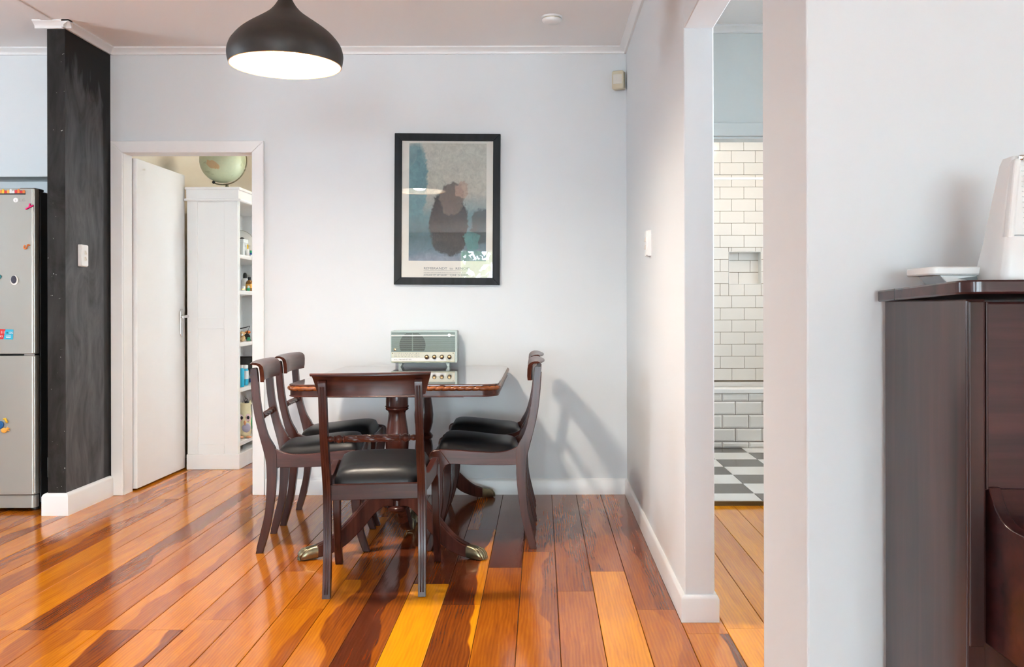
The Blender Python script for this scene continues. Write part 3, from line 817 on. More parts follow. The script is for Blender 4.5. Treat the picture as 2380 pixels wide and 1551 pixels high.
s2 = obj('speaker_slots', mb, 'radiodk', gr); s2['kind'] = 'stuff'
obj('trim_strip', MB().box(a0, a1, -.0075, -.003, zt-.0235, zt-.0165), 'white', ra, bevel=.001)
obj('tuning_slider', MB().lathe([(.008,0),(.008,.004)], 16, (a1-.032, -.0115, zt-.018), 'y'), 'chrome', ra, smooth=40)
dp = obj('dial_panel', MB().box(a0, a1, -.004, .001, RZ+.008, zb-.001), 'radiocr', ra, bevel=.001)
obj('name_strip', MB().prism([(a0,-.0052,RZ+.010),(a1-.048,-.0052,RZ+.010),(a1-.054,-.0052,RZ+.029),(a0,-.0052,RZ+.029)], (0,.002,0)), 'white', dp)
obj('base_strip', MB().box(a0, a1, -.0055, -.001, RZ+.0035, RZ+.008), 'brass', ra)
text('lettering', 'ALL TRANSISTOR', .009, 'radiodk', dp, (a0+.016, -.0056, RZ+.017), spacing=1.5)
for r, s in enumerate(('M  5  55  6  7  8  9  10  12  14  16', 'SW  4   5   6   7   8   9   10   12', 'SW  12   13   14   15   16   17   18')):
    text('dial_numbers', s, .0062, 'ink', dp, (a0+.016, -.0046, zb-.0105-.0095*r), width=.145)
obj('needle', MB().box(a0+.146, a0+.1468, -.0052, -.004, zb-.034, zb-.004), 'radiodk', dp)
for i in range(4):
    x = a1-.162+.0435*i
    kn = obj('knob', MB().lathe([(.0118,-.012),(.0125,-.010),(.0125,-.003)], 24, (x, -.001, RZ+.034), 'y'), 'radiodk', ra, smooth=35)
    obj('knob_cap', MB().lathe([(1e-6,-.0155),(.006,-.0148),(.0095,-.0125),(.0100,-.011)], 24, (x, -.001, RZ+.034), 'y'), 'gold', kn, smooth=60)
obj('knob', MB().lathe([(1e-6,-.012),(.006,-.011),(.0075,-.008),(.0075,-.003)], 20, (a0+.021, 0, zb+.014), 'y'), 'gold', ra, smooth=50)
for x in (a0+.007, a1-.010): obj('screw', MB().lathe([(1e-6,-.0065),(.003,-.006),(.003,-.003)], 12, (x, 0, zb-.008), 'y'), 'brass', ra, smooth=50)
for sx in (-1, 1):
    for yy in (.006, .072):
        x = sx*.135
        obj('foot', MB().add([(x-.013,yy,RZ+.001),(x+.013,yy,RZ+.001),(x+.013,yy+.022,RZ+.001),(x-.013,yy+.022,RZ+.001),
                          (x+sx*.006-.006,yy+.002,0),(x+sx*.006+.006,yy+.002,0),(x+sx*.006+.006,yy+.014,0),(x+sx*.006-.006,yy+.014,0)],
                         [(0,1,2,3),(7,6,5,4),(0,4,5,1),(1,5,6,2),(2,6,7,3),(3,7,4,0)]), 'radio', ra, bevel=.001)

# ------------------------------------------------------------------ PICTURE
PW, PH, BW = .624, .893, .0425
pc = thing('framed_poster', 'black framed exhibition poster hanging on the back wall over the radio', 'picture', (-.558, YB, 1.689-PH/2))
pc.rotation_euler = (0, math.radians(.5), 0)
def mitre(p): return MB().prism([(x, -.030, z) for x, z in p], (0, .029, 0))
h, b = PW/2, BW
obj('frame_bar', mitre([(-h,0),(h,0),(h-b,b),(-h+b,b)]), 'framebl', pc, bevel=.002)
obj('frame_bar', mitre([(-h,PH),(-h+b,PH-b),(h-b,PH-b),(h,PH)]), 'framebl', pc, bevel=.002)
obj('frame_bar', mitre([(-h,0),(-h+b,b),(-h+b,PH-b),(-h,PH)]), 'framebl', pc, bevel=.002)
obj('frame_bar', mitre([(h,0),(h,PH),(h-b,PH-b),(h-b,b)]), 'framebl', pc, bevel=.002)
obj('sheet', MB().box(-h+b-.003, h-b+.003, -.014, -.010, b-.003, PH-b+.003), 'paper', pc)
# print: plain generic composition in the poster's colours
def print_mat():
    m, nt, p = newmat('poster_print')
    tc = N(nt, 'ShaderNodeTexCoord'); v = tc.outputs['Object']
    nz = noise(nt, v, 16, 8, 0.68, 0.4); fine = noise(nt, coords(nt, scale=(60, 1, 20)), 3, 4, .6)
    xyz = N(nt, 'ShaderNodeSeparateXYZ'); nt.links.new(v, xyz.inputs[0])
    X = math_n(nt, 'ADD', xyz.outputs[0], math_n(nt, 'MULTIPLY', math_n(nt, 'SUBTRACT', nz, .5), .09))
    Z = math_n(nt, 'ADD', xyz.outputs[2], math_n(nt, 'MULTIPLY', math_n(nt, 'SUBTRACT', noise(nt, v, 13, 8, .68, .3), .5), .11))
    def ell(cx, cz, rx, rz, sharp=9):
        a = math_n(nt, 'POWER', math_n(nt, 'ABSOLUTE', math_n(nt, 'DIVIDE', math_n(nt, 'SUBTRACT', X, cx), rx)), 2.4)
        c = math_n(nt, 'POWER', math_n(nt, 'ABSOLUTE', math_n(nt, 'DIVIDE', math_n(nt, 'SUBTRACT', Z, cz), rz)), 2.4)
        return math_n(nt, 'MULTIPLY', math_n(nt, 'SUBTRACT', 1.0, math_n(nt, 'ADD', a, c)), sharp, clamp=True)
    zf = math_n(nt, 'MULTIPLY_ADD', Z, 1.55, 0.0, clamp=True)      # 0 bottom .. 1 top
    col = ramp(nt, zf, [(0.0, (.30,.36,.46)), (.10, (.12,.22,.28)), (.22, (.05,.15,.19)), (.42, (.13,.30,.34)), (.55, (.42,.47,.45)), (.64, (.62,.60,.52)), (1.0, (.66,.66,.58))])
    col = mix_c(nt, math_n(nt, 'MULTIPLY', ell(-.19, .48, .075, .24, 3), .85), col, (.13,.33,.38))
    col = mix_c(nt, math_n(nt, 'MULTIPLY', ell(.20, .20, .06, .12, 3), .9), col, (.02,.06,.075))
    col = mix_c(nt, ell(.01, .22, .115, .20, 5), col, (.022,.032,.040))
    col = mix_c(nt, ell(.03, .37, .075, .10, 4), col, (.17,.14,.125))
    col = mix_c(nt, math_n(nt, 'MULTIPLY', ell(.085, .42, .045, .05, 3), .8), col, (.52,.36,.28))
    col = mix_c(nt, math_n(nt, 'MULTIPLY', ell(.145, .12, .05, .06, 4), .8), col, (.06,.27,.27))
    col = mix_c(nt, math_n(nt, 'MULTIPLY', math_n(nt, 'SUBTRACT', fine, .40, None, True), .5), col, (.30,.35,.37))
    col = mix_c(nt, math_n(nt, 'MULTIPLY', ramp(nt, noise(nt, v, 34, 6, .7, .8), [(.35, 0.0), (.75, 1.0)]), .35), col, (.015,.03,.04))
    nt.links.new(col, p.inputs['Base Color']); p.inputs['Roughness'].default_value = .6
    return m
iz0, iz1 = PH-(606-310)*.00254, PH-(332-310)*.00254
ix0, ix1 = -.281+.0, .2205+.0
ix0, ix1 = (949-1038.5)*.00254, (1129-1038.5)*.00254
obj('print', MB().box(ix0, ix1, -.0148, -.0138, 0, iz1-iz0), print_mat(), pc, loc=(0, 0, iz0))
tl = (984-1038.5)*.00254
text('title_lettering', 'REMBRANDT  to  RENOIR', .020, 'ink', pc, (tl, -.0146, PH-(626-310)*.00254), width=.272)
mb = MB()
for vv in (629, 637): mb.box(tl, tl+.272, -.0146, -.0138, PH-(vv-310)*.00254, PH-(vv-310)*.00254+.0010)
obj('rule_lines', mb, 'ink', pc)
text('small_lettering', 'THE GREAT ART OF EUROPE FROM THE COLLECTIONS OF THE MUSEUMS', .0055, 'ink', pc, (tl, -.0146, PH-(634-310)*.00254), width=.272)
text('place_lettering', 'AUCKLAND CITY ART GALLERY', .014, 'ink', pc, (tl, -.0146, PH-(641-310)*.00254), width=.140)
text('place_lettering', '5 JUNE - 26 AUGUST', .014, 'ink', pc, (tl+.156, -.0146, PH-(641-310)*.00254), width=.112)
gm, gnt, gp = newmat('picture_glass')
gtr = N(gnt, 'ShaderNodeBsdfTransparent'); ggl = N(gnt, 'ShaderNodeBsdfGlossy'); ggl.inputs['Roughness'].default_value = 0.004
gfr = N(gnt, 'ShaderNodeFresnel'); gfr.inputs['IOR'].default_value = 1.42; gmx = N(gnt, 'ShaderNodeMixShader')
gnt.links.new(gfr.outputs[0], gmx.inputs[0]); gnt.links.new(gtr.outputs[0], gmx.inputs[1]); gnt.links.new(ggl.outputs[0], gmx.inputs[2])
gnt.links.new(gmx.outputs[0], gnt.nodes['Material Output'].inputs[0])
obj('glass', MB().box(-h+b-.002, h-b+.002, -.0185, -.0165, b-.002, PH-b+.002), gm, pc)

# ------------------------------------------------------------------ PENDANT LAMP
LX, LY, LZ = -.9725, 3.526, 2.036
lp = thing('pendant_lamp', 'black onion shaped pendant lamp, lit white inside, hanging from the ceiling', 'lamp', (LX, LY, LZ))
op = smoothline([(.2085,0),(.2135,.02),(.2155,.042),(.212,.062),(.2017,.086),(.1755,.118),(.146,.143),(.1115,.167),(.078,.190),(.055,.209),(.036,.233),(.0235,.258),(.019,.29),(.017,.33)], 4)
obj('shade', MB().lathe(op+[(.006,.336)], 64), 'lampout', lp, smooth=60)
ip = [(max(r-.004,.012), z+(.0 if i == 0 else -.002)) for i, (r, z) in enumerate(op[:-4])]
obj('shade_lining', MB().add(*(lambda m: (m.v, m.f[:-1] if False else m.f))(MB().lathe([(r, z) for r, z in ip]+[(1e-6, ip[-1][1])], 64))), 'lampin', lp, smooth=60)
lin = lp.children[-1]
import bmesh as _bm   # open the bottom of both shells
for o in lp.children:
    bm = _bm.new(); bm.from_mesh(o.data)
    cap = [f for f in bm.faces if len(f.verts) > 8 and f.calc_center_median().z < .005]
    _bm.ops.delete(bm, geom=cap, context='FACES'); bm.to_mesh(o.data); bm.free()
obj('rim', MB().tube([(.2065*math.cos(2*PI*k/64), .2065*math.sin(2*PI*k/64), .0) for k in range(64)], .0022, 8, True), 'rimglow', lp, smooth=60)
obj('bulb', MB().ball((0,0,.085), .080, 28, 16), 'bulb', lp, smooth=80)
obj('lamp_holder', MB().lathe([(.022,.160),(.022,.22)], 20), 'white', lp, smooth=40)
obj('cable', MB().tube([(0,0,.33),(0,0,CEIL-LZ-.02)], .0035, 8), 'black', lp, smooth=60)
obj('ceiling_rose', MB().lathe([(.02,CEIL-LZ-.032),(.05,CEIL-LZ-.02),(.055,CEIL-LZ)], 24), 'black', lp, smooth=50)

# ------------------------------------------------------------------ SMALL FITTINGS
sd = thing('smoke_detector', 'round white smoke detector on the ceiling', 'smoke detector', (.060, 4.90, CEIL))
obj('base', MB().lathe([(.052,-.010),(.054,-.004),(.054,0)], 36), 'white', sd, smooth=35)
obj('vents', MB().lathe([(.047,-.016),(.047,-.010)], 36), 'pir', sd, smooth=35)
obj('cover', MB().lathe([(1e-6,-.034),(.040,-.034),(.048,-.030),(.052,-.024),(.0525,-.016)], 36), 'white', sd, smooth=35)

pr = thing('motion_sensor', 'small cream motion sensor in the corner near the ceiling', 'motion sensor', (XR-.048, YB-.038, 2.390), math.radians(-22))
obj('housing', MB().rbox(-.036, .036, -.020, .022, 0, .108, .010), 'pir', pr, smooth=40, bevel=.005)
obj('lens', MB().add(*(lambda m: (m.v, m.f))(MB().prism([(x, -.0185-.009*math.cos(PI/2*x/.030), .030) for x in [-.030+.06*k/8 for k in range(9)]]+[(.030,-.015,.030),(-.030,-.015,.030)], (0,0,.055)))), 'pirlens', pr, smooth=40)
obj('bracket', MB().box(-.010, .030, .022, .034, .02, .09), 'fridgedk', pr)

def switch(name, label, loc, rotz, w, h):
    s = thing(name, label, 'light switch', loc, rotz)     # local: plate faces -y, base on the wall at y=0
    obj('wall_box', MB().rbox(-w/2, w/2, -.016, 0, 0, h, .006), 'trimw', s, smooth=40)
    obj('plate', MB().rbox(-w/2+.003, w/2-.003, -.022, -.014, .003, h-.003, .006), 'white', s, smooth=40, bevel=.002)
    for z in (h*.36, h*.64):
        k = obj('rocker', MB().add([(-.008,-.0215,z-.011),(.008,-.0215,z-.011),(.008,-.0215,z+.011),(-.008,-.0215,z+.011),(-.007,-.029,z-.009),(.007,-.029,z-.009),(.007,-.0235,z+.010),(-.007,-.0235,z+.010)],
            [(4,5,6,7),(0,1,5,4),(1,2,6,5),(2,3,7,6),(3,0,4,7),(3,2,1,0)]), 'pirlens', s)
    return s
switch('light_switch', 'white double light switch on the blackboard wall', (-2.552, 5.135, 1.34), PI/2, .076, .122)
switch('light_switch', 'white light switch on the right wall beside the opening', (XR, 4.29, 1.345), -PI/2, .074, .122)

# ------------------------------------------------------------------ FRIDGE
FX0, FX1, FY = -3.362, -2.757, 5.03
fg = thing('fridge', 'tall silver two door fridge with charcoal sides beside the blackboard wall', 'fridge', ((FX0+FX1)/2, FY, 0))
fw = (FX1-FX0)/2
obj('body', MB().box(-fw+.004, fw-.004, .072, .66, .04, 1.755), 'fridgedk', fg, bevel=.006)
obj('door_gasket', MB().box(-fw+.02, fw-.02, .06, .073, .09, 1.74), 'black', fg)
up = obj('upper_door', MB().rbox(-fw, fw, 0, .062, .860, 1.765, .016, 5, 'xy') if False else MB().rbox(-fw, fw, 0, .062, .862, 1.763, .016, 5, 'xy'), 'steel', fg, smooth=40, bevel=.003)
lo = obj('lower_door', MB().rbox(-fw, fw, 0, .062, .095, .852, .016, 5, 'xy'), 'steel', fg, smooth=40, bevel=.003)
obj('kick_panel', MB().rbox(-fw+.006, fw-.006, .012, .07, .022, .090, .02, 5, 'xy'), 'steel', fg, smooth=40)
obj('edge_strip', MB().box(fw-.0155, fw+.0015, .004, .030, .864, 1.760), 'steel', up, bevel=.004)
obj('edge_strip', MB().box(fw-.0155, fw+.0015, .004, .030, .098, .850), 'steel', lo, bevel=.004)
obj('hinge_cover', MB().box(fw-.09, fw-.004, .02, .11, 1.755, 1.768), 'fridgedk', fg, bevel=.004)
obj('hinge_plate', MB().box(fw-.06, fw-.003, .01, .05, .853, .861), 'chrome', fg)
obj('handle', MB().tube([(-fw+.36-.03,-.008,.90),(-fw+.36-.03,-.03,.90)], .008, 8) if False else MB().rbox(-.285, -.262, -.035, 0, .87, 1.18, .008, 4, 'xy'), 'steel', up, smooth=40, bevel=.003)
obj('handle', MB().rbox(-.285, -.262, -.035, 0, .53, .845, .008, 4, 'xy'), 'steel', lo, smooth=40, bevel=.003)
for sx in (-1, 1):
    for y in (.10, .60): obj('foot', MB().lathe([(.022,0),(.022,.042)], 16, (sx*(fw-.05), y, 0)), 'black', fg, smooth=40)
PX = .0023395
def fp(u, v): return ((u-1258)*PX, 1.12-(v-710)*PX)
fcx = (FX0+FX1)/2
x, z = fp(37, 462.5)
lg = obj('logo_badge', MB().lathe([(.0129,-.0015),(.0129,0)], 28, (x-fcx, 0, z), 'y'), 'white', up, smooth=40)
text('logo_letters', 'LG', .024, 'chrome', up, (fp(45,0)[0]-fcx, -.0008, fp(0,466)[1]), width=.031)
text('badge_marks', 'L', .013, 'chrome', lg, (x-fcx-.002, -.0018, z-.006))
obj('rating_label', MB().box(fw-.0042, fw-.0034, .14, .24, .165, .275), 'white', fg)
# fridge magnets
def rod(p, q, r): return (p, q, r)
GM = 'magnets on the fridge doors'
def magnet(name, label, u, v, cat='magnet'):
    x, z = fp(u, v); return thing(name, label, cat, (x, FY-.0008, z), 0, GM)
M['pink'] = flat('hot_pink_plastic', (.78,.01,.16), .4); M['orange'] = flat('orange_plastic', (.75,.20,.03), .4)
M['yellow'] = flat('yellow_plastic', (.80,.50,.02), .4); M['blue'] = flat('blue_plastic', (.015,.12,.34), .4)
M['red'] = flat('red_print', (.62,.015,.02), .5); M['cyan'] = flat('cyan_print', (.02,.42,.62), .5); M['amber'] = flat('amber_orange', (.85,.40,.06), .4)
M['teal'] = flat('teal_plastic', (.02,.22,.24), .4)
mg = magnet('letter_magnet', 'hot pink letter Y magnet high on the fridge', 70, 478)
obj('letter', MB().tube([(-.020,-.004,-.014),(-.006,-.004,-.006),(.021,-.004,.007)], .0045, 8).tube([(-.001,-.004,-.003),(.003,-.004,.017)], .0045, 8), 'pink', mg, smooth=60)
mg = magnet('letter_magnet', 'orange letter S magnet on the upper fridge door', 64, 571.5)
S = smoothline([(.015,.008),(.008,.013),(.001,.008),(.0,-.003),(-.007,-.012),(-.015,-.008),(-.016,.002),(-.011,.010)], 4)
obj('letter', MB().tube([(a,-.004,b*.85) for a, b in S], .0040, 8), 'orange', mg, smooth=60)
mg = magnet('portrait_magnet', 'small dark oval magnet on the upper fridge door', 34, 649)
obj('backing', MB().lathe([(.024,-.003),(.024,0)], 24, (0,0,0), 'y'), 'paper', mg, smooth=40)
obj('picture', MB().ball((-.003,-.0032,.003), .019, 18, 8, (1,.08,1.05)), flat('dark_purple_print', (.035,.03,.05), .5, var=.6, vscale=120), mg, smooth=60)
for o in mg.children: o.scale = (.85, 1, 1.1)
mg = magnet('toy_magnet', 'teal leaf magnet at the left of the upper fridge door', -4, 641)
obj('leaf', MB().ball((0,-.003,0), .020, 14, 8, (1,.15,.7)), 'teal', mg, smooth=60)
mg = magnet('sticker_magnet', 'red and light blue emergency numbers magnet on the fridge', 5, 774)
k = PX
obj('red_panel', MB().prism([(-30*k,0,-11*k),(3*k,0,-12*k),(8*k,0,11*k),(-28*k,0,13*k)], (0,-.0012,0)), 'red', mg)
obj('blue_panel', MB().prism([(3.2*k,0,-12*k),(25*k,0,-13*k),(26.5*k,0,10.5*k),(8.2*k,0,11*k)], (0,-.0012,0)), 'cyan', mg)
text('red_number', '111', 7*k*1.35, 'white', mg, (-3*k, -.0016, 1*k), width=8*k); text('red_word', 'POLICE', 4*k*1.35, 'white', mg, (-13*k, -.0016, -7*k), width=15*k)
text('blue_number', '105', 6*k*1.35, 'white', mg, (15*k, -.0016, 0*k), width=9*k); text('blue_word', 'CALL', 4*k*1.35, 'black', mg, (9*k, -.0016, 1.2*k), width=6*k)
obj('small_print', MB().box(9*k,21*k,-.0016,-.0011,-3.4*k,-2.2*k).box(8.5*k,21*k,-.0016,-.0011,-7*k,-5.8*k).box(9.5*k,20*k,-.0016,-.0011,-9*k,-7.8*k), 'white', mg)
mg = magnet('house_row_magnet', 'long magnet of little coloured house fronts along the fridge top', 20, 445)
obj('base_strip', MB().box(-45*k, 40*k, -.004, 0, -5*k, -1.5*k), 'fridgedk', mg)
cols = ['red','amber','red','yellow','orange','yellow','red','amber','white','white','red','orange','red','orange']
for i, cc in enumerate(cols):
    x0 = (-44+i*6)*k; w = 5.6*k; hh = (5+1.5*((i*7)%3))*k
    obj('house', MB().prism([(x0,-.005,-2*k),(x0+w,-.005,-2*k),(x0+w,-.005,hh-2.5*k),(x0+w/2,-.005,hh),(x0,-.005,hh-2.5*k)], (0,.005,0)), cc, mg)
mg = magnet('button_magnet', 'round dark blue button magnet on the lower fridge door', 0, 985)
obj('disc', MB().lathe([(1e-6,-.009),(.018,-.009),(.0215,-.006),(.0215,0)], 28, (0,0,0), 'y'), 'blue', mg, smooth=40)
mg = magnet('toy_magnet', 'yellow bent boomerang shaped magnet on the lower fridge door', 13, 975)
obj('shape', MB().tube([(-.010,-.005,.008),(.0,-.005,.009),(.004,-.005,.0),(.010,-.005,-.012)], [.005,.0065,.006,.005], 10), 'yellow', mg, smooth=60)
mg = magnet('toy_magnet', 'orange fruit shaped magnet with leafy top on the lower fridge door', 11, 997)
obj('fruit', MB().ball((-.002,-.005,-.002), .0155, 16, 10, (1.1,.35,.9)), 'amber', mg, smooth=60)
obj('leafy_top', MB().tube([(.012,-.005,.004),(.026,-.004,.010)], [.006,.003], 8).tube([(.012,-.005,.006),(.017,-.004,.017)], [.004,.002], 8).tube([(.014,-.005,.002),(.027,-.004,-.004)], [.004,.002], 8), 'amber', mg, smooth=60)

# ------------------------------------------------------------------ PIANO
PXL, PYB, PYF = .6466, 1.742, 1.408       # left side, back, front of the upper case
pn = thing('upright_piano', 'dark mahogany upright piano against the right hand wall', 'piano', (PXL, PYB, 0))
W = 1.46; D = PYB-PYF
obj('side_panel', MB().box(0, .030, -D, -.0, .0, 1.128), 'piano', pn, bevel=.003)
obj('side_panel', MB().box(W-.030, W, -D, -.0, .0, 1.128), 'piano', pn, bevel=.003)
obj('back_panel', MB().box(.03, W-.03, -.03, -.002, .05, 1.12), 'piano', pn)
# lid: slopes down a little to the back, rounded front corners
def lidpoly():
    r = .030; x0, x1, y0, y1 = -.014, W+.014, -D-.022, -.002; o = []
    for cx, cy, st in ((x1-r,y0+r,-PI/2),): 
        o += [(cx+r*math.cos(st+PI/2*k/6), cy+r*math.sin(st+PI/2*k/6)) for k in range(7)]
    o += [(x1,y1),(x0,y1)]
    o += [(x0+r+r*math.cos(PI+PI/2*k/6), y0+r+r*math.sin(PI+PI/2*k/6)) for k in range(7)]
    return o
def zl(y): return 1.146+.011*(-y/(D+.022))
mb = MB(); lpz = lidpoly(); n = len(lpz)
mb.add([(x,y,zl(y)-.021) for x,y in lpz]+[(x,y,zl(y)) for x,y in lpz], [tuple(range(n)), tuple(range(n,2*n))]+[(i,(i+1)%n,n+(i+1)%n,n+i) for i in range(n)])
obj('lid', mb, 'pianox', pn, smooth=30, bevel=.003)
obj('lid_joint', MB().box(-.0143, -.0138, -.085, -.0842, zl(-.085)-.021, zl(-.085)), 'black', pn)
obj('front_post', MB().box(.002, .0255, -D-.006, -D+.002, .60, 1.125), 'piano', pn, bevel=.002)
obj('upper_panel', MB().box(.030, W-.030, -D+.004, -D+.030, .835, 1.124), 'pianox', pn, bevel=.004)
obj('panel_moulding', MB().box(.030, .0335, -D-.001, -D+.006, .838, 1.124), 'piano', pn, bevel=.001)
# closed key lid: hollow curve sweeping forward from the panel
cv = smoothline([(-D-.001,.838),(-D-.012,.822),(-D-.030,.803),(-D-.055,.792),(-D-.090,.789),(-D-.150,.790),(-D-.230,.785),(-D-.255,.770)], 5)
obj('key_lid', MB().prism([(.052, y, z) for y, z in cv]+[(.052,-D-.255,.735),(.052,-D+.02,.735),(.052,-D+.02,.838)], (W-.104, 0, 0)), 'pianox', pn, smooth=40)
obj('key_bed', MB().box(.046, W-.046, -D-.262, -D+.02, .60, .735), 'pianox', pn, bevel=.006)
for x0 in (.0335, W-.052):
    obj('cheek', MB().prism([(x0, y, z+.0035) for y, z in cv]+[(x0,-D-.265,.60),(x0,-D+.02,.60),(x0,-D+.02,.84)], (.0185, 0, 0)), 'pianox', pn, smooth=40, bevel=.002)
obj('lower_panel', MB().box(.030, W-.030, -D+.02, -D+.045, .12, .60), 'piano', pn)
obj('bottom_rail', MB().box(.030, W-.030, -D, -D+.04, 0.0, .12), 'piano', pn)
for x in (.06, W-.12): obj('toe_block', MB().box(x, x+.06, -D-.26, -D, 0, .08), 'piano', pn, bevel=.004); obj('leg', MB().box(x+.005, x+.055, -D-.25, -D-.20, .08, .60), 'piano', pn, bevel=.006)
# metronome
zt0 = zl(-.22)
mt = thing('metronome', 'white pyramid metronome on the piano lid at the picture edge', 'metronome', (.790, 1.512, zt0+.002), math.radians(-3))
def pyr(z0, z1, s0, s1, y0=None):
    pass
def frus(rings):
    """stack of rounded-square rings (half size x, half size y, y shift, z)"""
    mb = MB(); m = 0; vs = []; fs = []
    for hx, hy, ys, z in rings:
        r = min(hx,hy)*.22; o = []
        for cx, cy, st in ((hx-r,-hy+r,-PI/2),(hx-r,hy-r,0),(-hx+r,hy-r,PI/2),(-hx+r,-hy+r,PI)):
            for k in range(5): t = st+PI/2*k/4; o.append((cx+r*math.cos(t), cy+r*math.sin(t)+ys, z))
        m = len(o); vs += o
    for i in range(len(rings)-1):
        for k in range(m): k2 = (k+1)%m; fs.append((i*m+k, i*m+k2, i*m+m+k2, i*m+m+k))
    fs += [tuple(range(m)), tuple((len(rings)-1)*m+k for k in range(m))]
    return mb.add(vs, fs)
H = .205
def hs(z): return .060-(.060-.027)*z/H
bd = obj('body', frus([(.058,.058,0,.004),(.060,.060,0,.012),(hs(.073),hs(.073),0,.073)]), 'white', mt, smooth=40)
obj('case_back', frus([(hs(.073),hs(.073)-.008,.008,.073),(hs(.195),hs(.195)-.007,.007,.195),(.024,.020,.007,.206)]), 'white', mt, smooth=40)
fr = MB()
def fpt(x, z, o=0): return (x, -hs(z)-o, z)
for sx in (-1, 1):
    A = [fpt(sx*(hs(z)-.001), z, -.010) for z in (.070,.13,.20)]; B = [fpt(sx*(hs(z)-.012), z, -.010) for z in (.070,.13,.20)]
    fr.ribbon(A, B, (0,.010,0))
obj('front_surround', fr, 'white', mt, bevel=.004)
obj('scale_plate', MB().add([fpt(-hs(.076)+.013,.076,-.0065),fpt(hs(.076)-.013,.076,-.0065),fpt(hs(.198)-.009,.198,-.0065),fpt(-hs(.198)+.009,.198,-.0065)], [(0,1,2,3)]), flat('scale_card', (.80,.80,.78), .5), mt)
obj('scale_strip', MB().add([fpt(-.004,.078,-.005),fpt(.010,.078,-.005),fpt(.005,.194,-.005),fpt(-.007,.194,-.005)], [(0,1,2,3)]), 'fridgedk', mt)
mb = MB()
for i in range(13):
    z = .086+.0085*i; mb.box(-.001, .004 if i % 2 else .007, -hs(z)+.0042, -hs(z)+.0048, z, z+.0012); mb.box(-.022+.006*z/H, -.006, -hs(z)+.0056, -hs(z)+.0062, z, z+.0008)
s3 = obj('scale_marks', mb, 'chrome', mt); s3['kind'] = 'stuff'
pd = obj('pendulum', MB().tube([(.006,-hs(.075)+.002,.072),(-.002,-hs(.196)+.002,.198)], .0013, 8), 'chrome', mt, smooth=60)
obj('pendulum_weight', MB().prism([(-.009,-hs(.165)-.006,.155),(.007,-hs(.165)-.006,.155),(.010,-hs(.165)-.006,.168),(.006,-hs(.165)-.006,.178),(-.008,-hs(.165)-.006,.178),(-.011,-hs(.165)-.006,.168)], (0,.008,0)), 'chrome', pd, bevel=.002)
obj('top_latch', MB().box(-.020, .020, -hs(.2)-.001, -hs(.2)+.010, .196, .206), 'chrome', mt, bevel=.003)
for sx in (-1, 1):
    obj('latch_hook', MB().ball((sx*.012, -hs(.2)-.002, .198), .0035, 10, 6), 'chrome', mt, smooth=60)
for sx in (-1, 1):
    for sy in (-1, 1): obj('foot', MB().lathe([(.006,0),(.006,.005)], 12, (sx*.045, sy*.045, -.0015)), 'pir', mt, smooth=40)
# white tilted holder lying on the lid
sl = thing('device_holder', 'flat white plastic holder lying on the piano lid left of the metronome', 'holder', (.640, 1.545, zl(-.2)+.001), math.radians(2))
obj('tray', MB().rbox(.012, .155, .0, .105, .016, .030, .012, 4, 'xy'), 'white', sl, smooth=40, bevel=.003)
obj('wedge', MB().prism([(.045,.008,.001),(.140,.008,.001),(.150,.008,.016),(.030,.008,.016)], (0,.085,0)), 'white', sl, bevel=.002)
obj('dark_slot', MB().prism([(.060,.0065,.010),(.095,.0065,.005),(.130,.0065,.012),(.100,.0065,.0155)], (0,.004,0)), flat('grey_plastic', (.22,.24,.24), .5), sl)

# ------------------------------------------------------------------ BOOKCASE IN THE STUDY
KX0, KX1, KY0, KY1, KZ = -2.426, -2.078, 6.337, 7.50, 1.936
bk = thing('bookcase', 'tall white painted bookcase with panelled side seen through the doorway', 'bookcase', (KX1, KY0, 0))
dxk = KX0-KX1; dyk = KY1-KY0
obj('side_panel', MB().box(dxk, 0, .006, .030, 0, 1.85), 'trimw', bk)
obj('side_panel', MB().box(dxk, 0, dyk-.03, dyk, 0, 1.93), 'trimw', bk)
for x0, x1 in ((dxk, -2.353-KX1), (-2.173-KX1, 0)): obj('stile', MB().box(x0, x1, 0, .010, .10, 1.85), 'trimw', bk, bevel=.003)
for z0, z1 in ((.10,.174),(.964,1.043),(1.833,1.85)): obj('panel_rail', MB().box(-2.353-KX1, -2.173-KX1, 0, .010, z0, z1), 'trimw', bk, bevel=.003)
obj('plinth', MB().box(dxk-.004, .010, -.008, dyk, 0, .105), 'trimw', bk, bevel=.004)
obj('back_panel', MB().box(dxk, dxk+.015, .03, dyk-.03, .1, 1.93), 'trimw', bk)
obj('frieze', MB().box(dxk-.004, .008, -.006, dyk, 1.842, 1.918), 'trimw', bk, bevel=.003)
obj('top_moulding', MB().box(dxk-.012, .018, -.014, dyk, 1.916, KZ), 'trimw', bk, bevel=.006)
obj('bead', MB().tube([(dxk-.012,-.010,1.847),(.014,-.010,1.847),(.014,dyk,1.847)], .010, 10), 'trimw', bk, smooth=60)
SHELF = [1.477, 1.227, .867, .551, .180]
for z in SHELF: obj('shelf', MB().box(dxk+.015, -.002, .030, dyk-.03, z-.028, z), 'trimw', bk, bevel=.002)
obj('front_stile', MB().box(-.020, .004, .0102, .034, .106, 1.841), 'trimw', bk, bevel=.002)
def sh(u, X):   # where the line of sight through a column of the photo crosses a depth on the shelf
    return X*2150/(u-1258)
